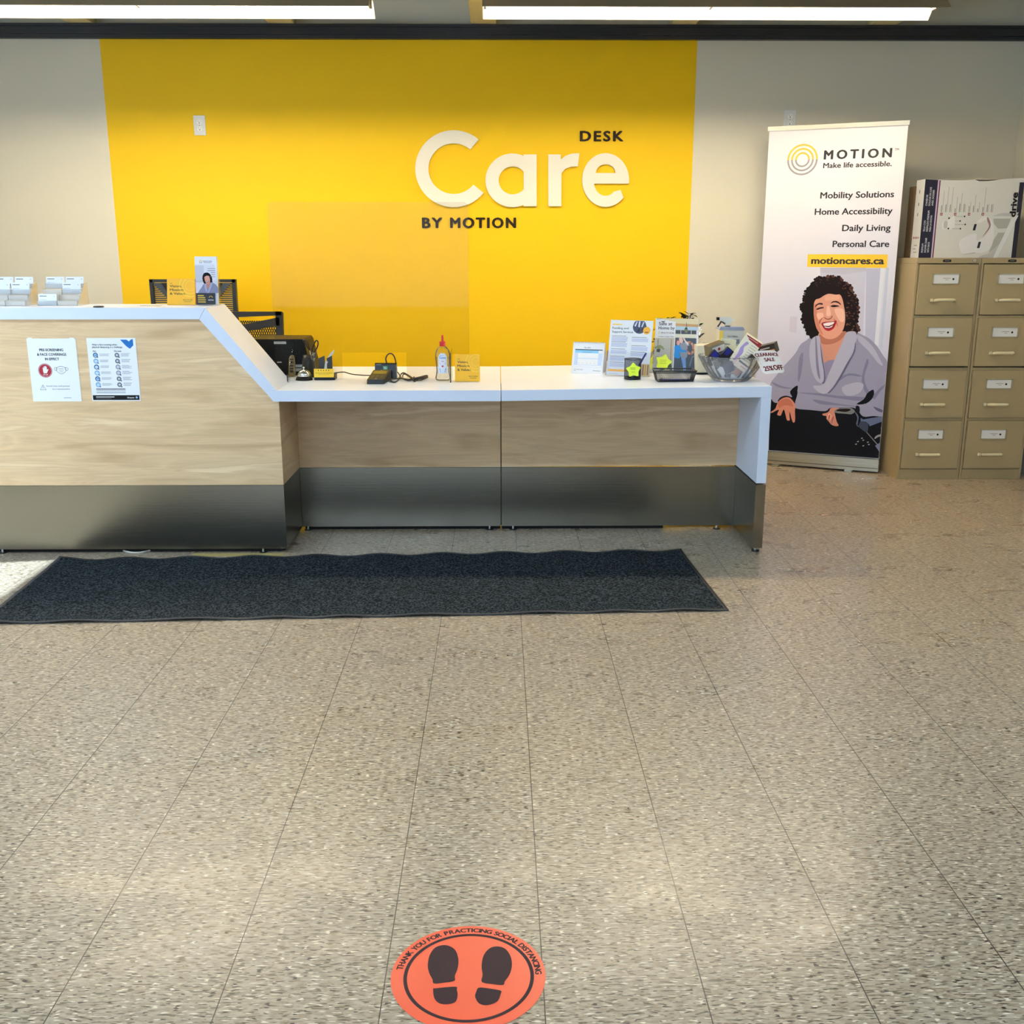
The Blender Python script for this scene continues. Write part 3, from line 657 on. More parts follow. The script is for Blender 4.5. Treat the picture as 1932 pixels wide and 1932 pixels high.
# hands
ad(cC, [(118, 700), (165, 670), (190, 640), (212, 580), (235, 540), (300, 490), (370, 476), (410, 490), (450, 530), (478, 575), (490, 620), (482, 690), (486, 780), (480, 850), (455, 860), (430, 800), (412, 720), (402, 700), (400, 760), (404, 825), (385, 832), (360, 820), (340, 740), (318, 668), (300, 680), (285, 720), (268, 755), (235, 755), (213, 740), (228, 700), (240, 668), (200, 680), (150, 708), (116, 716)], (206, 134, 114))
ad(cC, [(230, 560), (300, 510), (380, 500), (440, 560), (450, 620), (380, 600), (300, 610), (240, 640)], (190, 112, 92))
ad(cC, [(225, 530), (260, 480), (330, 455), (400, 465), (450, 500), (480, 545), (470, 555), (440, 520), (400, 485), (330, 475), (270, 500), (235, 545)], (40, 22, 26))
ad(cC, [(898, 735), (930, 722), (965, 715), (1000, 690), (1020, 650), (1060, 638), (1140, 642), (1180, 660), (1092, 690), (1096, 760), (1118, 850), (1146, 905), (1110, 916), (1060, 905), (1030, 888), (1000, 850), (962, 805), (960, 765), (915, 755)], (210, 140, 122))
ad(cC, [(1000, 720), (1040, 760), (1010, 830), (975, 790)], (236, 176, 156))
for q in ([(990, 770), (1020, 740), (1010, 800), (995, 840)], [(1050, 790), (1075, 770), (1050, 860), (1035, 880)]): ad(cC, q, (170, 98, 84))
# wheelchair joystick and arm
ad(cC, [(1092, 712), (1100, 668), (1180, 645), (1320, 636), (1395, 690), (1340, 735), (1250, 728)], (120, 124, 130))
ad(cC, [(1112, 684), (1150, 658), (1290, 652), (1330, 672), (1260, 700), (1180, 694)], (22, 16, 16))
ad(cC, [(1404, 622), (1430, 606), (1462, 625), (1466, 700), (1440, 716), (1412, 705)], (16, 16, 28))
ad(cC, [(1385, 690), (1400, 700), (1450, 775), (1432, 900), (1460, 912), (1440, 925), (1412, 880), (1430, 790)], (92, 102, 130))
ad(cC, [(1480, 790), (1520, 815), (1850, 768), (1842, 850), (1620, 918), (1598, 880), (1560, 850), (1480, 850)], (92, 106, 140), False)
ad(cC, [(1480, 845), (1560, 855), (1596, 890), (1588, 990), (1560, 1010), (1490, 960), (1450, 920)], (58, 66, 88))
ad(cC, [(1565, 1010), (1580, 1010), (1740, 1190), (1725, 1195)], (130, 130, 136), False)
ad(cC, [(1690, 1095), (1730, 1055), (1820, 1035), (1815, 1070), (1750, 1080), (1700, 1110)], (150, 150, 160)); ad(cC, [(1785, 940), (1835, 930), (1825, 1010), (1805, 985)], (120, 124, 134))
ad(cC, [(1700, 1215), (1812, 1168), (1795, 1330), (1760, 1300)], (120, 124, 160), False)
for (x, y) in ((1500, 1100), (1520, 1130), (1440, 1150), (1590, 1160), (1605, 1195), (1520, 1215), (1410, 1190)): ad(cC, [(x - 12, y - 4), (x + 12, y - 9), (x + 10, y + 6), (x - 10, y + 8)], (150, 154, 156))
DYN = {}
def pm(col): return mat(col, .55, spec=.15)
u_lo, u_hi, v_lo, v_hi = .006, BW - .006, .09, 2.07
def clipu(p): return (min(u_hi, max(u_lo, p[0])), min(v_hi, max(v_lo, p[1])))
for k, (pts, col, smf) in enumerate(PORT):
    q = [clipu(bq(*p)) for p in (sm2(pts, 3) if smf else pts)]
    b.pf(FB, q, pm(col), 2 + k * .05)
b.build('print_sheet', r)
PUV = [([bq(*p) for p in pts], col) for pts, col, smf in PORT if len(pts) > 8 or smf is False][6:]
def mini(b, fr, u0, v0, wd, cut=.5, lay=3):      # the same portrait, small, on the leaflets
    k = wd / BW
    for i, (pts, col) in enumerate(PUV):
        if max(p[1] for p in pts) < cut: continue
        b.pf(fr, [(u0 + min(BW, max(0, p[0])) * k, v0 + (max(cut, p[1]) - cut) * k) for p in pts], pm(col), lay + i * .02)

# ------------------------------------------------------------------ filing cabinets and the carton on top
LBW = mat((226, 226, 226), .5)
def cabinet(x0, label, k):
    w, y0, y1, h = .381, 6.215, 6.888, 1.325; r = root('filing_cabinet', (x0 + w / 2, (y0 + y1) / 2, 0), label, 'filing cabinet', 'four drawer filing cabinets')
    b = MB(); t = .014
    b.box(x0, x0 + t, y0, y1, 0, h - .03, CAB); b.box(x0 + w - t, x0 + w, y0, y1, 0, h - .03, CAB); b.box(x0, x0 + w, y0, y1, h - .031, h, CAB)
    b.box(x0 + t, x0 + w - t, y1 - .01, y1, 0, h - .03, CAB); b.box(x0 + t, x0 + w - t, y0, y0 + .02, 0, .064, CAB)
    for z in (.372, .678, .986): b.box(x0 + t, x0 + w - t, y0 + .001, y0 + .02, z - .008, z + .008, CAB)
    b.box(x0 + t, x0 + w - t, y0 + .05, y0 + .06, .06, h - .04, mat((40, 36, 28), .8)); b.build('body', r, bevel=.002)
    for i, (z0, z1) in enumerate([(.998, 1.289), (.6935, .979), (.381, .6705), (.0675, .364)]):
        d = one(lambda b: b.box(x0 + t + .003, x0 + w - t - .003, y0 - .008, y0 + .03, z0, z1, CAB), 'drawer', r, bevel=.0025)
        zc = z1 - .054 - .029; xa = x0 + .1; xb = xa + .158; yf = y0 - .008
        def lf(b):
            for q in ((xa, xb, zc + .025, zc + .030), (xa, xb, zc - .030, zc - .025), (xa, xa + .006, zc - .03, zc + .03), (xb - .006, xb, zc - .03, zc + .03)): b.box(q[0], q[1], yf - .004, yf, q[2], q[3], mat((178, 176, 160), .3, .7))
            f = Fr((xa, yf - .0012, zc - .03), (1, 0, 0), (0, 0, 1)); b.rect(f, .006, .005, .152, .055, LBW, 0)
            b.rect(f, .06, .032, .105, .035, mat((170, 130, 135), .6), 1); b.rect(f, .075, .023, .093, .0255, GREYINK, 1); b.disc(f, .122, .029, .0062, BLACK, 1, n=16)
        one(lf, 'label_holder', d)
        zh = z1 - .205
        def hf(b):
            b.tube([(x0 + .127, yf + .001, zh - .004), (x0 + .129, yf - .022, zh), (x0 + .145, yf - .03, zh + .001), (x0 + .215, yf - .03, zh + .001), (x0 + .232, yf - .022, zh), (x0 + .234, yf + .001, zh - .004)], .0092, CREAM, 10, 5)
        one(hf, 'handle', d)
        one(lambda b: b.box(x0 + .096, x0 + .112, yf - .012, yf, zh - .009, zh + .008, CREAM), 'latch', d, bevel=.002)
    bp_ = MB(); f = Fr((x0 + .178, y0 - .0015, 1.309), (1, 0, 0), (0, 0, 1)); bp_.plate(f, sm2([(-.024, 0), (-.02, .007), (.02, .007), (.024, 0), (.02, -.007), (-.02, -.007)], 3), .002, BLACK); bp_.rect(f, -.014, -.0014, .014, .0014, GREYINK, 1); bp_.build('badge', r)
    if k == 0: one(lambda b: (b.cyl((x0 + .338, y0 - .008, 1.311), (x0 + .338, y0 + .002, 1.311), .0085, CHROME, 14), b.box(x0 + .3368, x0 + .3392, y0 - .0085, y0 - .0075, 1.306, 1.316, BLACK)), 'lock', r)
cabinet(2.45, 'beige four-drawer filing cabinet with keyed lock, next to the banner', 0)
cabinet(2.8345, 'beige four-drawer filing cabinet in the right-hand corner', 1)

X0, Y0, Z0 = 2.502, 6.33, 1.3255
r = root('cardboard_carton', (X0 + .3, Y0 + .07, Z0), 'white printed carton with navy band for a shower chair, on the filing cabinets', 'carton')
BXW = mat((214, 214, 212), .4); NAVY = mat((14, 16, 44), .4); PUR = mat((90, 20, 60), .4)
Hb, Wb = .448, .585
b = MB()
zt_ = lambda x: Hb - .006 * math.sin(x * 9) - (.012 if x > .3 else 0) * math.exp(-((x - .36) / .1) ** 2)
N_ = 24
top = [(i / N_ * Wb, zt_(i / N_ * Wb)) for i in range(N_ + 1)]
b.prism([(0, 0), (Wb, 0)] + top[::-1], lambda p, k: Vector((X0 + p[0], Y0 + (0, .125)[k], Z0 + p[1])), BXW)
f = Fr((X0, Y0, Z0), (1, 0, 0), (0, 0, 1))
b.pf(f, [(0, 0), (.075, 0), (.075, zt_(.075) - .001), (0, Hb - .001)], NAVY, 1); b.rect(f, .075, 0, .083, Hb - .006, mat((200, 180, 214), .4), 1); b.rect(f, .083, 0, .090, Hb - .007, PUR, 1)
b.rect(f, Wb - .028, 0, Wb, .43, NAVY, 1)
R90 = PI / 2
for i, (s_, vv) in enumerate([('PREMIUM', .03), ('SHOWER CHAIR', .03), ('WITH BACK', .03)]): b.text(f, s_, .024 + i * .018, vv, .0105, mat((225, 225, 235), .5), w=(.052, .085, .062)[i], lay=2, rot=R90)
for i, s_ in enumerate(['SILLA CON', 'RESPALDO PREMIUM', 'PARA LA DUCHA']): b.text(f, s_, .024 + i * .018, .152, .0105, mat((225, 225, 235), .5), w=(.062, .118, .092)[i], lay=2, rot=R90)
for i, s_ in enumerate(['CHAISE DE', 'DOUCHE DE LUXE', 'AVEC DOSSIER']): b.text(f, s_, .024 + i * .018, .298, .0105, mat((225, 225, 235), .5), w=(.062, .105, .09)[i], lay=2, rot=R90)
b.text(f, 'drive', .552, .236, .034, BLACK, w=.135, bold=.06, lay=12, rot=R90)
DG = mat((120, 120, 122), .6); RD = mat((140, 30, 60), .5); LG = mat((190, 191, 192), .5); LG2 = mat((172, 174, 170), .5); LG3 = mat((226, 227, 230), .5)
rd = random.Random(5)
for k in range(4):
    u = .106 + k * .082
    b.rect(f, u, .243, u + .014, .258, RD, 2); b.disc(f, u + .007, .2505, .0035, mat((230, 220, 224), .5), 3, n=10)
    for j in range(3):
        for q in range(2):
            uu = u + .002 + j * .026 + q * .008; ln = rd.uniform(.03, .15) if q else rd.uniform(.02, .05)
            b.rect(f, uu, .262, uu + (.0025 if q else .004), .262 + ln, DG if not q else mat((160, 160, 162), .6), 2)
def fp(pts, m, lay): b.pf(f, [((x - 590) / 8.328 * .00336 + .092, .448 - (y - 125) / 8.328 * .00302) for x, y in pts], m, lay)
fp(sm2([(680, 780), (760, 760), (820, 700), (850, 760), (850, 880), (820, 910), (740, 900), (690, 910), (668, 850)]), LG3, 2); fp(sm2([(690, 790), (740, 780), (745, 880), (700, 890)]), LG, 2.4)
for (x1, x2, y) in ((850, 985, 705), (855, 925, 777), (850, 1005, 832), (820, 940, 898)): fp([(x1, y - 8), (x2, y - 8), (x2, y + 8), (x1, y + 8)], LG, 2.3); fp([(x2 - 6, y - 12), (x2 + 12, y - 12), (x2 + 12, y + 12), (x2 - 6, y + 12)], BLACK, 2.5)
for (x, y) in ((760, 733), (765, 895)): fp([(x - 12, y - 9), (x + 10, y - 15), (x + 12, y + 9), (x - 8, y + 15)], BLACK, 2.5)
fp([(1400, 700), (1690, 700), (1560, 1100), (1420, 1280), (1310, 1320), (1240, 1360), (1480, 1360), (1780, 640), (1700, 640), (1500, 660)], LG, 2)
fp([(1410, 740), (1670, 740), (1640, 890), (1500, 900), (1430, 820)], LG2, 2.2); fp([(1510, 960), (1620, 960), (1560, 1120), (1400, 1290), (1440, 1100)], LG2, 2.2)
fp([(1700, 690), (1780, 690), (1530, 1365), (1470, 1365)], LG3, 2.4)
fp(sm2([(1180, 800), (1240, 800), (1300, 760), (1360, 820), (1380, 900), (1320, 1020), (1260, 1060), (1200, 1080), (1190, 980), (1100, 990), (960, 1080), (960, 1200), (1030, 1300), (1200, 1280), (1300, 1280), (1420, 1200), (1450, 1000), (1400, 780), (1300, 700), (1200, 760)]), LG3, 2.3)
fp([(1020, 1300), (1200, 1270), (1200, 1290), (1030, 1312)], LG, 2.5); fp(sm2([(1320, 720), (1350, 740), (1385, 870), (1280, 1030), (1360, 870), (1330, 780)]), mat((150, 120, 122), .5), 2.6)
for (x, y) in ((1155, 875), (1245, 1155)): fp([(x - 12, y - 50), (x + 24, y - 50), (x + 10, y + 50), (x - 28, y + 50)], NAVY, 2.8)
g = Fr((X0, Y0 + .125, Z0), (0, -1, 0), (0, 0, 1))
for (u, v, w2, h2, m) in ((.02, .11, .014, .012, RD), (.045, .11, .014, .012, RD), (.07, .11, .014, .012, RD), (.095, .11, .012, .012, DG), (.05, .37, .012, .02, DG), (.05, .30, .014, .018, DG), (.05, .24, .012, .018, DG), (.04, .07, .05, .004, DG), (.03, .05, .04, .004, DG), (.04, .03, .05, .004, DG)): b.rect(g, u, v, u + w2, v + h2, m, 1)
b.build('box', r)
b = MB(); b.prism([(.01, 0), (.30, .004), (.36, .012), (.42, 0), (.56, 0)], lambda p, k: Vector((X0 + p[0], Y0 + (.003, .12)[k], Z0 + Hb - .003 + p[1])), mat((196, 190, 170), .6)); b.build('top_flap', r)
tag(one(lambda b: b.box(2.50, 3.1, 6.475, 6.56, 1.3255, 1.742, mat((96, 76, 52), .7)), 'cardboard_carton', None, at=(2.8, 6.5, 1.3255), bevel=.004), 'brown carton edge standing behind the white shower chair carton', 'carton')

# ------------------------------------------------------------------ papers taped to the tall desk front
def px_frame(x, y, Y): p = at(x, y, Y); return Fr(p, (1, 0, 0), (0, 0, 1))
BLUE = mat((0, 110, 190), .5); DBL = mat((30, 90, 140), .5)
f = px_frame(63, 757.5, YPa - .0015); Wp, Hp = .2159, .2794
b = MB(); b.plate(f, [(0, 0), (Wp, 0), (Wp, Hp), (0, Hp)], .0012, PAPER)
for s_, v, ww in (('PRE-SCREENING', .224, .105), ('& FACE COVERINGS', .204, .128), ('IN EFFECT', .184, .062)): b.text(f, s_, .104, v, .0108, mat((40, 44, 52), .6), w=ww, al='c', bold=.035)
RED = mat((176, 24, 44), .5)
b.disc(f, .068, .138, .031, RED, 1); b.disc(f, .068, .138, .0285, PAPER, 2, ri=.0275)
hand = [(-.008, -.014), (.006, -.014), (.011, -.004), (.0155, .003), (.0125, .005), (.008, .001), (.008, .016), (.0045, .0165), (.004, .004), (.0035, .0185), (0, .0185), (-.0005, .005), (-.0012, .017), (-.0048, .0165), (-.0045, .003), (-.0068, .012), (-.0098, .011), (-.0095, -.004)]
b.pf(f, [(.068 + x, .140 + y) for x, y in hand], PAPER, 2); b.text(f, 'STOP', .068, .1165, .0058, PAPER, w=.022, al='c')
mo = [(.118, .150), (.128, .155), (.139, .1575), (.150, .155), (.160, .150), (.1605, .138), (.152, .128), (.139, .122), (.126, .128), (.1175, .138)]
ms = sm2(mo, 3); ml = [(.139 + (x - .139) * .93, .139 + (y - .139) * .91) for x, y in ms]
DKG = mat((70, 74, 84), .6)
k = len(ms); b.add([f.p(*p, 1) for p in ms] + [f.p(*p, 1) for p in ml], [(i, (i + 1) % k, k + (i + 1) % k, k + i) for i in range(k)], DKG)
for v, hw in ((.146, .011), (.139, .011), (.132, .009)): b.rect(f, .139 - hw, v, .139 + hw, v + .0012, DKG)
for sg in (-1, 1): b.disc(f, .139 + sg * .024, .145, .0075, DKG, 1, ri=.0062, n=18)
tri = [(.036, .052), (.050, .076), (.064, .052)]; tri2 = [(.0385, .0535), (.050, .0732), (.0615, .0535)]
b.pf(f, tri, DKG, 1); b.pf(f, tri2, PAPER, 2); b.rect(f, .0492, .059, .0508, .069, DKG, 3); b.rect(f, .0492, .0555, .0508, .0572, DKG, 3)
b.text(f, 'Remain here until greeted', .066, .067, .0048, DKG, w=.103, bold=.02); b.text(f, 'by a representative', .092, .0535, .0048, DKG, w=.077, bold=.02); b.rect(f, .138, .0155, .172, .0175, GREYINK)
for u in (.006, .19): b.rect(f, u, .27, u + .02, .283, mat((246, 247, 250), .2), 4)
tag(b.build('paper_notice', at=f.O), 'white notice with red stop hand and mask, left sheet on the desk front', 'notice')
f = px_frame(174.5, 756.5, YPa - .0015)
b = MB(); b.plate(f, [(0, 0), (Wp, 0), (Wp, Hp), (0, Hp)], .0012, PAPER)
b.pf(f, [(.148, .272), (.177, .272), (.186, .264), (.196, .273), (.2045, .274), (.2045, .247), (.188, .232), (.172, .244)], BLUE, 1)
b.text(f, 'Wear a face covering when', .022, .247, .0068, INK, w=.110, bold=.025); b.text(f, 'physical distancing is a challenge.', .022, .236, .0068, INK, w=.135, bold=.025)
b.text(f, 'Do:', .024, .2185, .0068, INK, w=.014, bold=.03); b.text(f, 'Do not:', .118, .2185, .0068, INK, w=.031, bold=.03)
for i in range(6):
    v = .204 - i * .0262
    b.disc(f, .033, v, .0112, (DBL, mat((120, 170, 210), .5))[i % 2], 1, n=20); b.disc(f, .033, v - .0005, .0072, mat((196, 216, 240), .5), 2, n=16)
    if i in (0, 4): b.rect(f, .028, v - .003, .039, v + .003, mat((90, 150, 200), .5), 3)
    b.disc(f, .128, v, .0105, mat((110, 114, 122), .5), 1, n=20); b.disc(f, .128, v, .0076 if i in (2, 3) else .005, mat((200, 206, 220), .5), 2, n=16); b.disc(f, .137, v - .009, .0028, BLACK, 3, n=10)
    b.disc(f, .042, v - .009, .0028, DBL, 3, n=10)
    b.lines(f, .051, v + .006, .098, v - .006, 3 + i % 2, GREYINK, fill=.3, seed=i); b.lines(f, .146, v + .008, .19, v - .008, 3 + (i + 1) % 2, GREYINK, fill=.3, seed=i + 9)
b.lines(f, .022, .056, .204, .045, 2, INK, fill=.45, rag=.3); b.lines(f, .022, .042, .204, .032, 2, GREYINK, fill=.35, rag=.3)
b.rect(f, .004, .004, .211, .026, BLACK, 1); b.rect(f, .018, .0165, .1, .0195, WHITE, 2); b.rect(f, .018, .0095, .085, .0112, GREYINK, 2); b.text(f, 'Ontario', .157, .012, .0058, WHITE, w=.031, bold=.03); b.disc(f, .199, .0155, .005, mat((150, 180, 230), .5), 2, n=12)
tag(b.build('paper_notice', at=f.O), 'white mask-wearing notice with blue heart corner and black footer, on the desk front', 'notice')

# ------------------------------------------------------------------ things on the tall counter
UT = 1.1245
def card_holder(x0, label, cards, y0=4.80):
    w = .178; r = root('business_card_holder', (x0 + w / 2, y0 + .06, UT), label, 'card holder', 'business card holders')
    b = MB(); m = clear((.965, .96, .95), .03, 1.45, .4, .3)
    for i in range(4):
        y = y0 + i * .034; z = UT + i * .0245
        for j in range(2):
            xa = x0 + j * .09; b.box(xa, xa + .087, y, y + .002, z, z + .022, m); b.box(xa, xa + .087, y, y + .030, z, z + .002, m)
            for X in (xa, xa + .085): b.box(X, X + .002, y, y + .032, z, z + .022, m)
    b.xz([(x0, UT), (x0 + w, UT), (x0 + w, UT + .055), (x0, UT + .055)], y0 + .132, y0 + .134, m)
    b.prism([(0, 0), (.132, 0), (.132, .098), (.1, .098)], lambda p, k: Vector((x0 + w + .001 + .002 * k, y0 + p[0], UT + p[1])), m)
    b.build('tray', r)
    for (row, col, lab, dx) in cards:
        y = y0 + row * .034 + .012; z = UT + row * .0245 + .0022; xa = x0 + col * .09 + .0025 + dx
        f = stand((xa, y - .006, z), 0, .12); b = MB(); b.plate(f, [(0, 0), (.081, 0), (.081, .05), (0, .05)], .008, PAPER)
        b.rect(f, .006, .039, .038, .042, DKG); b.disc(f, .072, .04, .003, mat((190, 196, 210), .6), n=8); b.rect(f, .006, .022, .036, .024, mat((170, 178, 200), .6)); b.rect(f, .052, .006, .075, .008, GREYINK)
        tag(b.build('business_cards', at=f.O), lab, 'business cards', 'business card stacks')
xh = at(150, 570, 4.83).x - .178
card_holder(xh, 'clear tiered business card holder, the whole one on the tall counter', [(3, 0, 'white business cards in the left pocket of the top tier, whole holder', 0), (3, 1, 'white business cards in the right pocket of the top tier, whole holder', 0), (2, 1, 'white business cards in right pocket one tier below the top, whole holder', -.004), (0, 0, 'white business cards in the lowest left pocket of the whole holder', 0)])
xh = at(53, 570, 4.81).x - .178
card_holder(xh, 'clear tiered business card holder cut off by the left edge of the photo', [(3, 0, 'white business cards in the left pocket of the top tier, cut-off holder', 0), (3, 1, 'white business cards in the right pocket of the top tier, cut-off holder', 0), (2, 1, 'white business cards in right pocket one tier below the top, cut-off holder', -.004), (2, 0, 'white business cards in left pocket one tier below the top, cut-off holder', -.004)], 4.78)

def swirl(b, fr, cu, cv, R, clip_u, clip_v, m, lay=2):
    for rr in (1, .72, .45):
        for k in range(36):
            a, c = 2 * PI * k / 36, 2 * PI * (k + 1) / 36; pts = [(cu + R * rr * q * math.cos(t), cv + R * rr * q * math.sin(t)) for q, t in ((1, a), (1, c), (.88, c), (.88, a))]
            if all(0 < p[0] < clip_u and 0 < p[1] < clip_v for p in pts): b.pf(fr, pts, m, lay)
def vision_card(O, w, h, dep, yaw, label, curve=0):
    r = root('tent_card', O, label, 'tent card', 'yellow vision and mission tent cards'); YB_ = mat((252, 186, 18), .45); YB2 = mat((255, 202, 50), .45)
    U = Vector((math.cos(yaw), -math.sin(yaw), 0)); B = Vector((math.sin(yaw), math.cos(yaw), 0)); lean = math.atan2(dep / 2, h)
    f = stand(O, yaw, lean); L = math.hypot(h, dep / 2)
    b = MB(); b.plate(f, [(0, 0), (w, 0), (w, L), (0, L)], .0012, YB_)
    f2 = Fr(Vector(O) + U * w + B * dep, -U, Vector((0, 0, 1)) * math.cos(lean) - B * math.sin(lean)); b.plate(f2, [(0, 0), (w, 0), (w, L), (0, L)], .0012, YB_)
    b.plate(Fr(O, U, B), [(0, .002), (w, .002), (w, dep - .002), (0, dep - .002)], -.0012, YB_)
    swirl(b, f, w * .84, L * .72, w * .42, w, L, YB2)
    b.text(f, 'OUR', w * .1, L * .80, L * .03, INK); 
    for s_, v, ww in (('Vision,', .67, .43), ('Mission', .53, .48), ('& Values.', .39, .57)): b.text(f, s_, w * .1, L * v, L * .085, INK, w=w * ww, bold=.02)
    b.text(f, 'MOTION', w * .57, L * .17, L * .038, INK, w=w * .33, bold=.03, space=1.3); b.rect(f, w * .6, L * .12, w * .86, L * .132, INK)
    b.build('printed_card', r)
p = at(315.5, 574.5, 4.86); vision_card((p.x, 4.86, UT), .126, .118, .06, -.05, 'yellow vision and mission tent card on the tall counter')
# tall leaflet in a clear holder
p = at(368.5, 575, 4.85); O = Vector((p.x, 4.85, UT)); r = root('leaflet_holder', O + Vector((.055, .03, 0)), 'clear holder with a tall white leaflet of the curly-haired woman, tall counter', 'leaflet holder')
f = stand(O, .03, .10); b = MB(); b.plate(f, [(0, .002), (.104, .002), (.104, .11), (0, .11)], .002, CLEAR)
f2 = stand(O + Vector((0, .036, 0)), .03, .10); b.plate(f2, [(0, .002), (.108, .002), (.108, .15), (0, .15)], .002, CLEAR); b.box(O.x, O.x + .108, O.y, O.y + .038, UT, UT + .002, CLEAR)
b.plate(Fr(O + Vector((.108, 0, 0)), (0, 1, 0), (0, 0, 1)), [(0, 0), (.04, 0), (.05, .15), (.012, .1)], .002, CLEAR); b.build('acrylic_holder', r)
f = stand(O + Vector((.003, .008, .002)), .03, .10); b = MB(); b.plate(f, [(0, .0), (.1, 0), (.1, .215), (0, .215)], .016, mat((236, 236, 244), .4))
b.pf(f, [(0, .055), (.1, .055), (.1, .13), (.09, .18), (.0, .18)], mat((222, 222, 234), .5), 1); b.rect(f, 0, .1, .04, .175, mat((196, 196, 208), .5), 2)
mini(b, f, -.004, .052, .108, .52)
logo(b, f, .028, .192, .0075); b.text(f, 'MOTION', .04, .191, .005, INK, w=.038, bold=.03, space=1.3, lay=3); b.rect(f, .041, .1865, .077, .188, INK, 3)
for i, ww in enumerate((.034, .036, .02, .02, .026)): b.rect(f, .093 - ww, .16 - i * .009, .093, .162 - i * .009, GREYINK, 9)
b.build('leaflet', r)
f = stand(O + Vector((.004, .0035, .003)), .03, .10); b = MB(); b.plate(f, [(0, 0), (.088, 0), (.088, .051), (0, .051)], .003, mat((52, 52, 60), .4))
for i, ww in enumerate((.028, .034, .036, .036)): b.rect(f, .008, .037 - i * .0095, .008 + ww, .042 - i * .0095, mat((226, 190, 60), .5))
b.disc(f, .068, .03, .009, mat((226, 190, 60), .5), 1, ri=.006, a0=0, a1=PI); b.text(f, 'MOTION', .068, .017, .005, WHITE, w=.024, al='c', bold=.03); b.build('front_card', r)
tag(one(lambda b: b.box(-.0425, .0425, -.025, .025, 0, .0012, mat((190, 188, 176), .4)), 'business_cards', None), 'single grey card lying on the tall counter beside the tent card', 'business cards').location = at(285, 578, 4.8).xy.to_3d() + Vector((0, -.0, UT + .0003))
tag(one(lambda b: b.lathe([(.0001, .001), (.022, .001), (.024, .003), (.02, .006), (.0001, .007)], (0, 0, 0), BLACK, 20), 'round_coaster', None), 'small flat black disc near the front edge of the tall counter', 'disc').location = Vector((at(186, 580, 4.66).x, 4.662, UT))

# ------------------------------------------------------------------ behind the desk: mesh chairs
CHB = mat((20, 22, 26), .45); CHG = mat((44, 52, 62), .5)
def chair_base(r, cx, cy, seat):
    b = MB(); b.prism(sm2([(-.24, -.22), (.24, -.22), (.25, .2), (0, .25), (-.25, .2)], 3), lambda p, k: Vector((cx + p[0], cy + p[1], seat - .07 * k)), CHB); b.build('seat', r, bevel=.01)
    b = MB(); b.cyl((cx, cy, .1), (cx, cy, seat - .07), .028, CHB); b.build('gas_column', r)
    b = MB()
    for k in range(5):
        a = 2 * PI * k / 5 + .3; q = Vector((cx + .29 * math.cos(a), cy + .29 * math.sin(a), .08)); b.cyl((cx, cy, .11), q, .02, CHB, 8, .013)
    b.build('star_base', r)
    for k in range(5):
        a = 2 * PI * k / 5 + .3; q = Vector((cx + .29 * math.cos(a), cy + .29 * math.sin(a), .027)); b = MB(); b.cyl(q + Vector((-.02, 0, 0)), q + Vector((.02, 0, 0)), .027, CHB, 14); b.build('caster', r)
p = at(282, 527, 6.4); q = at(443, 527, 6.4); cx = (p.x + q.x) / 2; hw = (q.x - p.x) / 2; zt = p.z
r = root('office_chair', (cx, 6.2, 0), 'black high-back mesh office chair behind the tall counter', 'office chair')
chair_base(r, cx, 6.14, .5)
b = MB(); f = Fr((cx, 6.4, 0), (1, 0, 0), (0, 0, 1))
for pts in ([(-hw, .62), (-hw + .02, .62), (-hw + .016, zt), (-hw - .004, zt)], [(hw - .03, .62), (hw, .62), (hw + .004, zt), (hw - .018, zt)], [(-hw, zt - .018), (hw, zt - .018), (hw, zt), (-hw, zt)], [(-hw, .6), (hw, .6), (hw, .64), (-hw, .64)]): b.plate(f, pts, .03, CHB)
b.build('back_frame', r, bevel=.002)
b = MB()
for i in range(44):
    z = .65 + i * (zt - .67) / 44; b.box(cx - hw + .015, cx + hw - .02, 6.414, 6.418, z, z + .0085, CHG)
b.build('mesh_back', r)
b = MB(); b.plate(f, [(-hw + .02, zt - .02), (-.03, .95), (.03, .95), (hw - .02, zt - .02)], -.012, CHG)
b.M = Matrix.Translation((0, -.012, 0)); b.plate(f, [(-hw * .72, zt - .02), (-.06, .97), (.06, .97), (hw * .72, zt - .02)], -.004, BLACK); b.M = None
b.plate(f, [(-.025, .5), (.025, .5), (.025, .98), (-.025, .98)], -.02, CHB); b.build('lumbar_support', r)
q = at(533, 588, 5.86); hw = .24; cx = q.x - hw; zt = q.z
r = root('office_chair', (cx, 5.7, 0), 'low black mesh office chair with see-through honeycomb back, behind the slope', 'office chair')
chair_base(r, cx, 5.66, .46)
f = Fr((cx, 5.86, 0), (1, 0, 0), (0, 0, 1)); b = MB()
for pts in ([(-hw, .58), (-hw + .035, .58), (-hw + .03, zt), (-hw, zt)], [(hw - .05, .58), (hw - .01, .58), (hw, zt - .008), (hw - .008, zt), (hw - .04, zt)], [(-hw, zt - .04), (hw - .008, zt - .02), (hw - .008, zt), (-hw, zt)], [(-hw, .56), (hw, .56), (hw, .6), (-hw, .6)],
            [(-hw, zt - .14), (0, zt - .075), (hw - .02, zt - .03), (hw - .02, zt - .075), (0, zt - .115), (-hw, zt - .17)]): b.plate(f, pts, .025, CHB)
b.build('back_frame', r, bevel=.002)
b = MB(); M0_ = mat((26, 24, 22), .6)
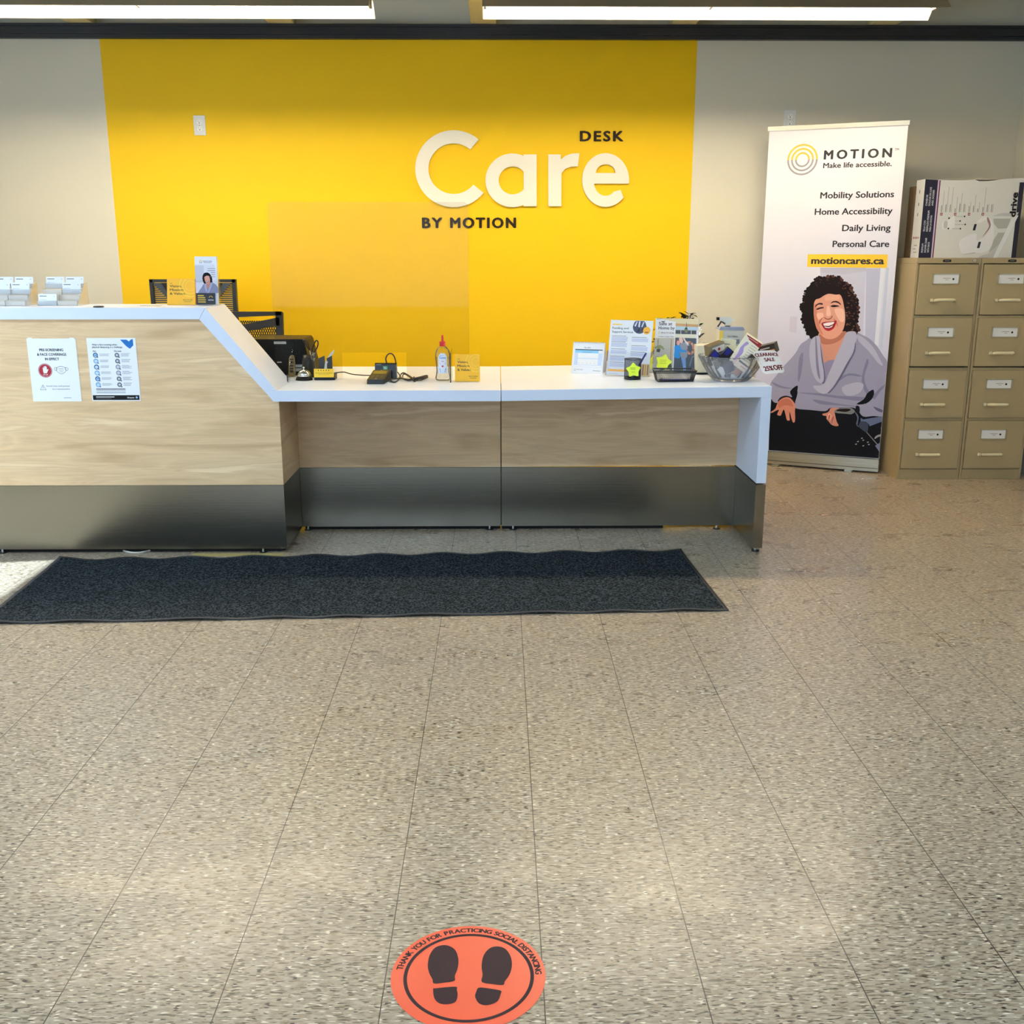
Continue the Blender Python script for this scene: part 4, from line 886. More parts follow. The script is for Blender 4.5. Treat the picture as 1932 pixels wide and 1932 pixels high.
for i in range(34):
    for s_ in (-1, 1):
        u = -hw + .02 + i * .0125; z0_, z1_ = .6, zt - .05
        run = (z1_ - z0_) * .45 * s_; ua, ub = u, u + run
        ua = max(-hw + .02, min(hw - .04, ua)); t1 = 1
        if ub > hw - .04: t1 = (hw - .04 - u) / run
        if ub < -hw + .02: t1 = (-hw + .02 - u) / run
        if u > hw - .04: continue
        b.cyl(f.p(u, z0_) + Vector((0, .01, 0)), f.p(u + run * t1, z0_ + (z1_ - z0_) * t1) + Vector((0, .01, 0)), .0028, M0_, 4)
        b.cyl(f.p(u, z1_) + Vector((0, .01, 0)), f.p(u + run * t1, z1_ - (z1_ - z0_) * t1) + Vector((0, .01, 0)), .0028, M0_, 4)
b.build('mesh_back', r)
b = MB(); b.plate(f, [(-.025, .44), (.025, .44), (.025, .62), (-.025, .62)], -.02, CHB); b.build('back_bracket', r)

# ------------------------------------------------------------------ clear shield
SHY = 5.10
SHM = clear((.92, .92, .905), .02, 1.45, .2); EDGE = mat((92, 88, 66), .3)
r = root('acrylic_shield', (-.6, SHY, CT), 'large clear acrylic shield with a cut-out, standing on the middle desk unit', 'shield')
f = Fr((0, SHY, 0), (1, 0, 0), (0, 0, 1)); q = lambda x, y: f.uv(x, y)
L_, R_, T_ = q(510, 500)[0], q(884, 500)[0], q(700, 381)[1]; rr = .02
def rc(cx, cy, a0): return [(cx + rr * math.cos(math.radians(a0 + k * 15)), cy + rr * math.sin(math.radians(a0 + k * 15))) for k in range(7)]
B1 = CT + .0005; z1 = q(870, 668)[1]; o0, o1, oz = q(646, 690)[0], q(767, 690)[0], q(700, 665)[1]; xr = q(853, 690)[0]
b = MB(); b.plate(f, [(L_, .80), (L_, T_ - rr)] + rc(L_ + rr, T_ - rr, 90)[::-1][::1][::-1][0:0] + [(L_ + rr * (1 - math.cos(math.radians(k * 15))), T_ - rr + rr * math.sin(math.radians(k * 15))) for k in range(7)] + rc(R_ - rr, T_ - rr, 0)[::-1] + [(R_, z1), (xr, z1), (xr, B1), (o1, B1), (o1, oz), (o0, oz), (o0, B1), (-1.03, B1)], .0045, SHM)
b.build('sheet', r)
for X in (-1.0, xr - .002):
    b = MB(); b.prism([(4.91, B1), (SHY - .0005, B1), (SHY - .0005, .905), (5.07, .905), (4.91, .80 if X < -.9 else .9)], lambda p, k: Vector((X + .0045 * k, p[0], p[1])), SHM)
    b.box(X - .0002, X + .0047, 4.908, 4.9098, B1, .80 if X < -.9 else .9, mat((36, 34, 30), .3)); b.build('support_leg', r)

# ------------------------------------------------------------------ things on the middle unit
X_ = lambda x, y, Y: at(x, y, Y).x
def put(mb, name, loc, label, cat, group=None, **k): o = mb.build(name, **k); o.location = Vector(loc); return tag(o, label, cat, group)
cx, cy = X_(574, 715, 5.03), 5.03
r = root('service_bell', (cx, cy, CT), 'silver call bell on a black base on the middle desk unit', 'bell')
one(lambda b: b.lathe([(.0001, 0), (.040, 0), (.041, .004), (.037, .012), (.033, .017), (.0001, .018)], (cx, cy, CT), BLACK, 32), 'base', r)
one(lambda b: b.lathe([(.034, .019), (.0345, .022), (.031, .033), (.024, .043), (.012, .050), (.004, .052), (.0001, .052)], (cx, cy, CT), CHROME, 32), 'dome', r)
one(lambda b: (b.cyl((cx, cy, CT + .05), (cx, cy, CT + .058), .003, CHROME), b.lathe([(.0001, .057), (.006, .058), (.006, .061), (.0001, .063)], (cx, cy, CT), CHROME, 16)), 'plunger', r)
# feedback card stand
xa, xb, y0 = X_(593, 715, 5.02), X_(632, 715, 5.02), 5.02
r = root('feedback_card_stand', ((xa + xb) / 2, y0 + .03, CT), 'black stand with a yellow five-star card beside the bell', 'card stand')
one(lambda b: (b.box(xa, xb, y0, y0 + .07, CT, CT + .013, BLACK), b.box(xb - .004, xb, y0, y0 + .07, CT + .013, CT + .03, BLACK)), 'base', r, bevel=.002)
f = stand((xa - .001, y0 - .001, CT + .0135), 0, .12); b = MB(); b.plate(f, [(0, 0), (.096, 0), (.096, .041), (0, .041)], .001, mat((255, 206, 20), .4))
for i in range(5):
    c_ = (.022 + i * .0125, .033); b.pf(f, [(c_[0] + (.0034 if k % 2 == 0 else .0018) * math.sin(k * PI / 5), c_[1] + (.0034 if k % 2 == 0 else .0018) * math.cos(k * PI / 5)) for k in range(10)], BLACK)
b.text(f, 'WE VALUE YOUR FEEDBACK', .048, .018, .0042, mat((120, 90, 10), .5), w=.082, al='c', bold=.02); b.rect(f, .02, .012, .075, .0132, mat((150, 120, 20), .5)); b.build('yellow_card', r)
for (a_, c_) in ((602, 613), (617, 627)):
    u0, u1 = X_(a_, 690, 5.06), X_(c_, 690, 5.06); b = MB(); zt0 = at(a_, 676, 5.06).z; zt1 = at(c_, 671, 5.06).z
    b.xz([(u0, CT + .013), (u1, CT + .013), (u1, zt1), (u0, zt0)], 5.058, 5.07, mat((52, 52, 50), .35)); b.build('side_wing', r)
b = MB(); pp = [(611, 700, 0), (613, 686, 0), (617, 676, .006), (623, 667, .01), (631, 659, .016)]; qq = [(615, 700, 0), (617, 686, 0), (621, 678, .006), (625, 672, .01), (629, 667, .016)]
A_ = [at(x, y, 5.055 + d) for x, y, d in pp]; B_ = [at(x, y, 5.055 + d) for x, y, d in qq]; k = len(A_)
b.add(A_ + B_ + [v + Vector((0, .003, 0)) for v in A_ + B_], [(i, k + i, k + i + 1, i + 1) for i in range(k - 1)] + [(2 * k + i, 3 * k + i, 3 * k + i + 1, 2 * k + i + 1) for i in range(k - 1)], mat((214, 214, 206), .4), True)
tag(b.build('leaflet', at=A_[0]), 'pale leaflet curling out of the black feedback card stand', 'leaflet')
# printer-like device, handset, pen holder
xa, xb = X_(470, 660, 5.22), X_(590, 714, 5.22); zt = at(560, 640, 5.22).z
r = root('desktop_device', ((xa + xb) / 2, 5.35, CT), 'low black desktop machine with pale label strips behind the shield', 'office machine')
b = MB(); b.prism([(xa, CT), (xb, CT), (xb - .034, zt - .012), (xb - .044, zt), (xa, zt)], lambda p, k: Vector((p[0], 5.22 + .26 * k, p[1])), mat((7, 7, 8), .45, spec=.2)); b.build('body', r, bevel=.006)
f = Fr((0, 5.2135, 0), (1, 0, 0), (0, 0, 1))
for (x0_, y0_, x1_, y1_) in ((517, 644.5, 539.5, 649), (545, 688, 573.5, 693), (545, 695, 579, 700.5), (523, 682.5, 531, 684.5)):
    b = MB(); p, q_ = f.uv(x0_, y1_), f.uv(x1_, y0_); b.plate(f, [(p[0], p[1]), (q_[0], p[1]), (q_[0], q_[1]), (p[0], q_[1])], .0025, mat((196, 198, 196), .5)); b.rect(f, p[0] + .004, (p[1] + q_[1]) / 2 - .0007, q_[0] - .006, (p[1] + q_[1]) / 2 + .0007, GREYINK); b.build('label_strip', r)
cx = X_(550.5, 690, 5.17)
b = MB(); b.prism(sm2([(-.014, 0), (.014, 0), (.0145, .05), (.011, .095), (.004, .104), (-.004, .103), (-.011, .092), (-.0145, .05)], 3), lambda p, k: Vector((cx + p[0], 5.16 + .024 * k + p[1] * .12, CT + p[1])), mat((150, 130, 80), .4))
f = Fr((cx, 5.16, CT), (1, 0, 0), (0, .119, .993))
for v, h in ((.082, .006), (.066, .010), (.05, .008), (.036, .008), (.02, .012)): b.rect(f, -.0085, v, .0085, v + h, mat((34, 28, 22), .4), 2)
tag(b.build('handset', at=(cx, 5.17, CT)), 'upright tan handset with dark keys standing behind the shield', 'handset')
pcx, pcy = X_(584, 715, 5.165), 5.165
r = root('pen_holder', (pcx, pcy, CT), 'tall black pen holder with scissors behind the bell', 'pen holder')
one(lambda b: b.lathe([(.0001, 0), (.034, 0), (.036, .01), (.031, .075), (.026, .105), (.024, .105), (.03, .07), (.033, .008), (.0001, .006)], (pcx, pcy, CT), mat((15, 15, 15), .35), 24), 'cup', r)
r = root('scissors', (pcx, pcy, CT + .1), 'black-handled scissors standing in the black pen holder', 'scissors')
def loopb(b, px_, R, m):
    P_ = [at(x, y, pcy + .0) for x, y in px_]; b.tube(P_ + [P_[0]], R, m, 8, 5)
BR2 = mat((26, 12, 12), .35)
one(lambda b: loopb(b, [(590.5, 664), (588.5, 660), (592, 650), (596, 643), (599.5, 644), (600, 650), (597, 658), (593, 664)], .0034, BR2), 'handle', r)
one(lambda b: loopb(b, [(584.5, 661), (582, 652), (580, 645), (576, 642), (572, 643), (577, 648), (580, 655)], .0034, BR2), 'handle', r)
one(lambda b: (b.cyl(at(591, 664, pcy), at(584, 700, pcy), .0035, CHROME, 6, .0015), b.cyl(at(585, 661, pcy - .006), at(590, 700, pcy - .006), .0035, CHROME, 6, .0015)), 'blade', r)
b = MB(); b.cyl(at(595, 666, pcy - .01), at(586, 700, pcy - .01), .005, mat((150, 156, 158), .4), 10); b.cyl(at(595.5, 666, pcy - .01), at(593, 675, pcy - .01), .0055, mat((60, 66, 66), .4), 10)
tag(b.build('pen', at=at(595, 666, pcy)), 'grey pen leaning out of the black pen holder to the right', 'pen')
# pin pad and card terminal
DKP = mat((26, 27, 26), .4)
xa, xb = -.618, -.539
r = root('pin_pad', ((xa + xb) / 2, 4.94, CT), 'black card payment keypad lying near the front edge of the middle unit', 'payment terminal')
b = MB(); b.prism([(4.856, CT + .001), (5.03, CT + .001), (5.03, CT + .048), (5.01, CT + .05), (4.862, CT + .021)], lambda p, k: Vector(((xa, xb)[k] + (p[0] - 4.856) * .1, p[0], p[1])), DKP); b.build('body', r, bevel=.004)
V = Vector((.1 * .15, .15, .029)); f = Fr((xa, 4.861, CT + .0215), (1, 0, 0), V)
f.V = V.normalized(); f.N = Vector((0, -.19, .98))
b = MB(); b.rect(f, .008, .088, .072, .135, mat((128, 112, 40), .35), 2)
for i in range(3): b.rect(f, .011 + i * .021, .028 + 0, .026 + i * .021, .07, mat((70, 66, 40), .4), 2)
b.rect(f, .034, .012, .044, .016, WHITE, 2); b.rect(f, .036, .138, .046, .143, mat((200, 196, 150), .4), 2); b.build('keypad', r)
xa, xb, y0 = X_(707.5, 714, 5.065), X_(748, 714, 5.065), 5.065
r = root('card_terminal', ((xa + xb) / 2, y0 + .03, CT), 'upright black terminal with a small green bank logo behind the keypad', 'payment terminal')
hh = at(720, 686, y0).z - CT
b = MB(); b.prism([(y0, CT), (y0 + .055, CT), (y0 + .05, CT + hh), (y0 + .012, CT + hh)], lambda p, k: Vector(((xa, xb)[k], p[0], p[1])), mat((12, 12, 13), .25)); b.build('body', r, bevel=.004)
f = Fr((xa, y0 - .0035, CT), (1, 0, 0), (0, .16, .987)); b = MB(); uw = xb - xa
b.rect(f, uw * .38, hh * .58, uw * .60, hh * .84, mat((40, 150, 100), .4), 1); b.text(f, 'TD', uw * .49, hh * .65, hh * .13, WHITE, al='c', w=uw * .15, bold=.03); b.rect(f, uw * .06, hh * .92, uw * .3, hh * .95, mat((150, 150, 150), .3), 1)
b.pf(f, [(uw * .70, hh * .6), (uw * .72, hh * .6), (uw * .80, hh * .08), (uw * .76, hh * .08)], mat((60, 60, 62), .2), 1); b.build('front_face', r)
CB = mat((14, 12, 13), .4)
def cab(pts): return [at(x, y, Y) if len((x, y, Y)) == 3 and Y > 2 else onz(x, y, CT + Y) for x, y, Y in pts]
b = MB(); b.tube(cab([(730, 687, 5.10), (728, 676, 5.10), (733, 668, 5.10), (740, 668, 5.10), (745, 676, 5.10), (747.5, 690, 5.10), (748.5, 702, 5.11), (746, 707, 5.13)]), .0032, mat((44, 14, 12), .4), 8, 6)
tag(b.build('looped_cable', at=at(738, 668, 5.1)), 'dark cable looping above the upright card terminal', 'cable')
b = MB(); b.tube(cab([(630, 704, 5.06), (648, 702, 5.08), (664, 706, 5.06), (685, 708, 5.04), (699, 708.5, 5.03)]), .0026, CB, 8, 6)
tag(b.build('thin_cable', at=at(648, 702, 5.08)), 'thin black cable running from the five-star card stand to the keypad', 'cable')
b = MB()
b.tube(cab([(746, 704, 5.14), (750, 702.5, 5.14), (754, 709, .004), (751, 717, .004), (744, 721, .004), (738, 719.5, .004), (739, 716, .008), (748, 714.5, .006), (758, 714, .006), (772, 716, .005), (786, 716, .005), (800, 712, .006), (807, 709, .01)]), .003, CB, 8, 5)
b.tube(cab([(757, 713, .006), (756, 707, 5.12), (762, 703.5, 5.12), (772, 709, .012), (784, 715, .01), (796, 714, .012), (805, 710, .014), (804, 708.5, .018), (793, 711, .016), (780, 714, .012), (768, 716, .008), (757, 714, .008)]), .003, CB, 8, 5)
b.tube(cab([(760, 715, .01), (760, 708, 5.11), (764, 706, 5.11), (775, 713, .012), (782, 717, .004), (792, 717.5, .004), (802, 714, .008), (807, 711.5, .008), (798, 711, .018), (786, 713.5, .016), (772, 718, .004), (762, 716, .008)]), .003, CB, 8, 5)
b.tube(cab([(781, 711, .02), (784, 719, .004), (779, 717, .01), (781, 711, .02)]), .0028, CB, 8, 4)
tag(b.build('coiled_cord', at=onz(785, 714, CT)), 'black cord tied in a coil on the middle desk unit', 'cord')
# sanitizer bottle
cx, cy = X_(836, 718, 5.0), 5.0
r = root('sanitizer_bottle', (cx, cy, CT), 'clear hand sanitizer bottle with red pump cap beside the shield', 'sanitizer bottle')
PET = clear((.96, .97, .965), .03, 1.4, .8)
s_ = .0025
one(lambda b: b.lathe([(.0001, .001), (.030, .001), (.036, .006), (.037, .016), (.033, .03), (.0315, .05), (.034, .09), (.036, .105), (.036, .125), (.032, .145), (.022, .158), (.013, .163), (.012, .168), (.0001, .168)], (cx, cy, CT), PET, 32, 1, .62), 'bottle', r)
one(lambda b: b.lathe([(.0001, .003), (.029, .003), (.034, .008), (.0345, .016), (.031, .03), (.0295, .05), (.032, .09), (.033, .112), (.0001, .112)], (cx, cy, CT), clear((.94, .96, .97), .1, 1.2, .5), 32, 1, .6), 'gel', r)
RC = mat((206, 24, 36), .25)
one(lambda b: (b.lathe([(.0001, .164), (.0145, .164), (.0145, .184), (.012, .187), (.005, .187)], (cx, cy, CT), RC, 20), b.lathe([(.005, .185), (.0052, .206), (.004, .216), (.0001, .217)], (cx, cy, CT), RC, 12)), 'pump_cap', r)
b = MB(); n_ = 14
def lab(u, v, l=0): a = (u) / .036; return Vector((cx + .0365 * math.sin(a), cy - (.0365 + l * .00025) * .62 * math.cos(a) - .0004 - l * .0002, CT + v))
class LF:
    N = Vector((0, -1, 0))
    def p(s, u, v, l=0): return lab(u, v, l)
lf = LF()
def curved(u0, v0, u1, v1, m, l):
    k = 8; vs = [lab(u0 + (u1 - u0) * i / k, v, l) for v in (v0, v1) for i in range(k + 1)]; b.add(vs, [(i, i + 1, k + 2 + i, k + 1 + i) for i in range(k)], m, True)
LB = mat((226, 230, 240), .4)
curved(-.022, .036, .022, .118, LB, 1); curved(-.018, .118, .018, .126, LB, 1); curved(-.012, .126, .012, .132, LB, 1)
b.text(lf, 'Gone', 0, .106, .011, mat((70, 150, 200), .4), w=.034, al='c', bold=.03, lay=3); b.text(lf, 'GERM', -.004, .1195, .004, mat((110, 170, 210), .4), w=.016, al='c', lay=3)
for v, ww in ((.098, .036), (.092, .012), (.085, .032), (.079, .028)): b.rect(lf, -ww / 2, v, ww / 2, v + .0028, mat((214, 70, 80), .4), 3)
b.pf(lf, [(0, .077), (.002, .073), (.0055, .0735), (.0045, .069), (.001, .067), (0, .064), (-.001, .067), (-.0045, .069), (-.0055, .0735), (-.002, .073)], mat((206, 30, 44), .4), 3)
b.pf(lf, [(-.017, .060), (.017, .060), (.014, .051), (-.014, .051)], mat((40, 120, 190), .4), 3); b.pf(lf, [(-.014, .050), (.014, .050), (.012, .042), (-.012, .042)], mat((130, 180, 230), .4), 3)
b.build('front_label', r)
p = onz(858.5, 720.3, CT); vision_card((p.x, p.y, CT + .0008), .118, .128, .055, 0, 'yellow vision and mission tent card beside the sanitizer bottle')

# ------------------------------------------------------------------ things on the right unit
def O3(x, y):
    z = CT + .006
    for _ in range(3): p = onz(x, y, z); z = zr(p.x)
    return Vector((p.x, p.y, z + .0006))
# desk calendar
O = O3(1077, 703.8); yaw = math.radians(20); r = root('desk_calendar', O, 'white spiral-bound desk calendar at the left of the right unit', 'calendar')
f = stand(O, yaw, .28); w_, h_ = .165, .158; BV = f.V
b = MB(); b.plate(f, [(0, 0), (w_, 0), (w_, h_), (0, h_)], .0015, PAPER)
SKY, PB = mat((140, 206, 240), .5), mat((206, 220, 244), .5)
b.rect(f, .012, .118, .155, .1225, mat((30, 44, 60), .5)); b.rect(f, .012, .104, .135, .118, SKY); b.rect(f, .012, .042, .155, .104, PB); b.rect(f, .03, .078, .135, .103, WHITE, 2); b.rect(f, .03, .044, .135, .074, WHITE, 2)
b.text(f, 'May 2021', .075, .128, .006, DKG, w=.034, al='c'); b.rect(f, .05, .108, .1, .1095, mat((90, 130, 180), .5), 2)
for i in range(5): b.rect(f, .036 + i * .02, .052, .040 + i * .02, .0535, mat((170, 150, 200), .5), 3)
b.disc(f, .02, .017, .006, mat((230, 190, 90), .5), 1, ri=.004, a0=0, a1=PI, n=12); b.disc(f, .02, .017, .006, mat((160, 190, 200), .5), 1, ri=.004, a0=PI, a1=2 * PI, n=12); b.text(f, 'MOTION', .03, .0165, .005, GREYINK, w=.03, space=1.3); b.rect(f, .112, .014, .152, .016, GREYINK)
b.rect(f, .0, .033, w_, .0335, mat((190, 200, 214), .5), 1); b.build('front_board', r)
f2 = Fr(O + f.U * w_ + Vector((math.sin(yaw), math.cos(yaw), 0)) * .09, -f.U, Vector((-math.sin(yaw) * .28, -math.cos(yaw) * .28, .96))); b = MB(); b.plate(f2, [(0, 0), (w_, 0), (w_, .153), (0, .153)], .0015, PAPER); b.build('back_board', r)
b = MB()
for i in range(20):
    c = f.p(.008 + i * .0078, h_ - .001); b.tube([c + f.U * 0 + f.V * .004 * math.sin(t) * 1.2 + f.N * .004 * math.cos(t) for t in [k * 2 * PI / 8 for k in range(9)]], .0007, mat((150, 156, 170), .3, .8), 4, 1)
b.build('spiral_binding', r)
# clear holder with the funding sheet
yaw = math.radians(24); O = O3(1141, 708.5)
def holder(O, yaw, lean, w, label, pocket, name='brochure_holder', dep=.04, hback=.24):
    r = root(name, O, label, 'brochure holder'); U = Vector((math.cos(yaw), -math.sin(yaw), 0)); Bk = Vector((math.sin(yaw), math.cos(yaw), 0))
    f = stand(O, yaw, lean); b = MB(); b.plate(f, [(0, .002), (w, .002), (w, pocket), (0, pocket)], .002, CLEAR); b.build('front_pocket', r)
    f2 = stand(O + Bk * dep, yaw, lean); b = MB(); b.plate(f2, [(0, .002), (w, .002), (w, hback), (0, hback)], .002, CLEAR); b.build('back_plate', r)
    b = MB(); b.plate(Fr(O + Vector((0, 0, .0005)), U, Bk), [(0, 0), (w, 0), (w, .09), (0, .09)], -.002, CLEAR)
    for u in (0, w - .002): b.prism([(0, .002), (dep, .002), (dep + pocket * math.sin(lean), pocket), (pocket * math.sin(lean), pocket)], lambda p, k: O + U * (u + .002 * k) + Bk * p[0] + Vector((0, 0, p[1])), clear((.88, .88, .92), .03, 1.45, .8))
    b.build('side_wall', r); return r, U, Bk
r, U, Bk = holder(O, yaw, .2, .226, 'clear holder with the funding and support services sheet, right unit', .12)
f = stand(O + U * .005 + Bk * .01 + Vector((0, 0, .003)), yaw, .2)
b = MB(); w_, h_ = .2159, .2700; b.plate(f, [(0, 0), (w_, 0), (w_, h_), (0, h_)], .004, PAPER)
b.rect(f, .012, .246, .06, .252, mat((250, 210, 90), .5)); b.text(f, 'Funding and', .012, .226, .0095, DKG, w=.082, bold=.02); b.text(f, 'Support Services', .012, .208, .0095, DKG, w=.107, bold=.02)
NV = mat((64, 72, 100), .5); b.disc(f, .150, .241, .035, NV, 1, a0=PI, a1=2 * PI, n=24); b.pf(f, [(.115, .241), (.185, .241), (.176, .262), (.170, .268), (.13, .268), (.122, .262)], NV, 1)
for q_ in ([(.122, .243), (.132, .265), (.138, .265), (.130, .24)], [(.142, .24), (.144, .266), (.152, .266), (.15, .236)], [(.158, .24), (.166, .265), (.172, .262), (.163, .238)]): b.pf(f, q_, mat((214, 220, 236), .5), 2)
for q_ in ([(.135, .212), (.150, .238), (.153, .216)], [(.157, .222), (.168, .236), (.172, .222)]): b.pf(f, q_, mat((30, 34, 52), .5), 2)
b.disc(f, .187, .222, .0185, mat((252, 184, 60), .5), 3, n=24); b.rect(f, .178, .212, .196, .2155, mat((120, 70, 20), .5), 4); b.rect(f, .18, .222, .194, .2235, mat((255, 214, 130), .5), 4)
LT = mat((186, 192, 222), .6)
for (v1, v0) in ((.187, .165), (.158, .138), (.124, .105), (.088, .070), (.058, .04)):
    b.rect(f, .012, v1 + .004, .085, v1 + .0062, GREYINK); b.lines(f, .012, v1, .1, v0, 5, LT, fill=.55, rag=.1)
for (v1, v0) in ((.183, .165), (.142, .122), (.112, .095)): b.rect(f, .115, v1 + .004, .19, v1 + .0062, GREYINK); b.lines(f, .115, v1, .205, v0, 5, LT, fill=.55, rag=.1)
b.rect(f, .004, .018, .205, .029, mat((253, 190, 90), .5)); b.rect(f, .008, .006, .06, .008, LT); tag(b.build('information_sheet', at=f.O), 'white funding and support services sheet in the left clear holder', 'sheet')
f = stand(O + U * .172 + Bk * .004 + Vector((0, 0, .004)), yaw, .2); b = MB(); b.plate(f, [(0, 0), (.05, 0), (.05, .06), (0, .06)], .0015, mat((214, 196, 160), .5))
for i in range(4): b.rect(f, .004 + i * .012, .006, .010 + i * .012, .056, (mat((236, 160, 60), .5), mat((150, 110, 70), .5))[i % 2])
tag(b.build('small_card', at=f.O), 'small orange and brown card at the right of the clear holder behind the pen cup', 'card')
# clear holder with the Safe at Home magazine
yaw = math.radians(13); O = O3(1229.5, 704.5); r, U, Bk = holder(O, yaw, .3, .232, 'clear holder with the safe at home picture sheet, right unit', .125, dep=.05)
f = stand(O + U * .004 + Bk * .018 + Vector((0, 0, .003)), yaw, .3); w_, h_ = .2159, .275
b = MB(); b.plate(f, [(0, 0), (w_, 0), (w_, h_), (0, h_)], .012, mat((206, 198, 182), .45))
def sp(x, y): return ((x - 375 - (1440 - y) * .125) / 945 * w_, (1460 - y) / 1165 * h_)
def sg(pts, col, lay=1): b.pf(f, [(max(0, min(w_, u)), max(0, min(h_, v))) for u, v in [sp(*p) for p in pts]], mat(col, .45), lay)
sg([(375, 1440), (790, 1450), (880, 740), (460, 730)], (198, 200, 196)); sg([(520, 290), (1445, 300), (1440, 420), (505, 420)], (226, 214, 176)); sg([(940, 400), (1430, 420), (1425, 470), (935, 455)], (206, 160, 110), 2); sg([(935, 465), (1420, 480), (1410, 545), (930, 535)], (190, 220, 236), 2)
sg([(925, 545), (1385, 550), (1375, 630), (920, 625)], (64, 72, 84), 2); sg([(1040, 545), (1052, 545), (1045, 630), (1033, 630)], (230, 230, 230), 3); sg([(1265, 545), (1277, 545), (1270, 630), (1258, 630)], (230, 230, 230), 3)
sg([(920, 630), (1380, 632), (1375, 715), (905, 705)], (232, 228, 212), 2)
sg([(905, 705), (1380, 715), (1310, 1460), (815, 1445)], (62, 78, 96), 2); sg([(1380, 550), (1445, 430), (1330, 1460), (1295, 1460)], (238, 240, 246), 2); sg([(900, 705), (915, 705), (820, 1445), (795, 1445)], (240, 242, 246), 3); sg([(815, 740), (845, 740), (765, 1440), (735, 1440)], (190, 160, 120), 2)
sg([(520, 285), (948, 368), (915, 715), (450, 722)], (240, 242, 248), 3)
u_, v_ = sp(575, 445); b.text(f, 'Safe at', u_, v_, .0155, DKG, w=.066, bold=.022, lay=5); u_, v_ = sp(560, 535); b.text(f, 'Home by', u_, v_, .0155, DKG, w=.080, bold=.022, lay=5)
u_, v_ = sp(615, 628); b.text(f, 'MOTION', u_, v_, .0085, DKG, w=.062, bold=.02, lay=5, space=1.4); b.disc(f, sp(570, 605)[0], sp(570, 605)[1], .0055, mat((214, 206, 150), .5), 5, ri=.0035, n=14)
u_, v_ = sp(545, 698); b.text(f, 'A Guide to Aging in Place', u_, v_, .0045, DKG, w=.078, bold=.02, lay=5)
sg([(1172, 380), (1182, 380), (1180, 480), (1170, 480)], (60, 56, 50), 3); sg([(1160, 480), (1180, 470), (1198, 520), (1190, 600), (1130, 600), (1122, 520)], (120, 122, 96), 4); sg([(1130, 520), (1160, 475), (1195, 525)], (40, 52, 44), 5)
sg([(533, 740), (545, 740), (520, 950), (510, 950)], (70, 76, 66), 3)
for (x, y, R) in ((470, 930, 30), (520, 910, 40), (570, 900, 38), (610, 920, 34), (640, 950, 24), (540, 950, 36)): u_, v_ = sp(x, y); b.disc(f, u_, v_, R * .00023 * .9, mat((138, 150, 112), .6), 4 + R * .01, n=9)
sg([(490, 960), (575, 960), (550, 1030), (485, 1020)], (70, 72, 70), 5)
b.tube([f.p(*sp(x, y), 6) for x, y in ((430, 1250), (440, 1180), (470, 1125), (510, 1120), (525, 1145), (505, 1155))], .0006, mat((80, 76, 66), .5), 4, 4)
sg(sm2([(480, 1440), (720, 1380), (790, 1440), (790, 1300), (750, 1260), (700, 1300)]), (96, 120, 96), 3); sg(sm2([(860, 1440), (900, 1330), (980, 1340), (1050, 1440)]), (70, 84, 60), 4)
for k in range(16):
    a = 2 * PI * k / 16; u_, v_ = sp(1215 + 75 * math.cos(a), 925 + 125 * math.sin(a)); b.disc(f, u_, v_, .0065, mat(((196, 130, 120), (150, 96, 86), (206, 160, 140))[k % 3], .6), 3 + k * .05, n=7)
sg([(1240, 1100), (1300, 1080), (1290, 1110), (1260, 1130), (1200, 1310), (1165, 1320)], (110, 124, 140), 3)
sg([(860, 1130), (1000, 1150), (980, 1440), (830, 1430)], (52, 64, 84), 5); sg([(1010, 1130), (1110, 1130), (1100, 1400), (1040, 1450), (1035, 1300)], (110, 150, 214), 5)
sg(sm2([(1000, 860), (1080, 810), (1150, 800), (1200, 830), (1205, 880), (1150, 900), (1140, 1120), (1010, 1130), (990, 960)]), (140, 150, 166), 6); sg(sm2([(1080, 720), (1110, 710), (1140, 770), (1190, 820), (1170, 870), (1120, 800)]), (228, 214, 210), 7)
sg(sm2([(885, 900), (930, 870), (1000, 880), (1040, 960), (1130, 980), (1130, 1010), (1040, 1020), (990, 1010), (980, 1145), (865, 1125), (875, 1000)]), (14, 140, 222), 8)
sg(sm2([(925, 790), (960, 760), (1000, 775), (1010, 830), (980, 870), (945, 860)]), (226, 170, 160), 9); sg(sm2([(915, 800), (930, 760), (980, 745), (1000, 770), (950, 775), (935, 830)]), (120, 64, 62), 10); sg(sm2([(990, 730), (1030, 705), (1070, 725), (1075, 790), (1040, 830), (1005, 800)]), (234, 200, 194), 9)
tag(b.build('picture_sheet', at=f.O), 'safe at home sheet picturing a couple at a dark door', 'sheet')
STAR = mat((226, 246, 60), .5)
def starpts(R, r_, rot=0): return sm2([((R if k % 2 == 0 else r_) * math.sin(k * PI / 5 + rot), (R if k % 2 == 0 else r_) * math.cos(k * PI / 5 + rot)) for k in range(10)], 3)
fo = f.p(.052, .048, 0); f3 = Fr(fo + f.N * .0235, f.U, f.V); b = MB(); b.plate(f3, starpts(.042, .029, .25), .001, STAR); b.lines(f3, -.018, .012, .018, -.012, 3, mat((190, 206, 50), .5), lay=1)
tag(b.build('star_note', at=fo), 'yellow star-shaped sticky note on the safe at home sheet', 'sticky note')
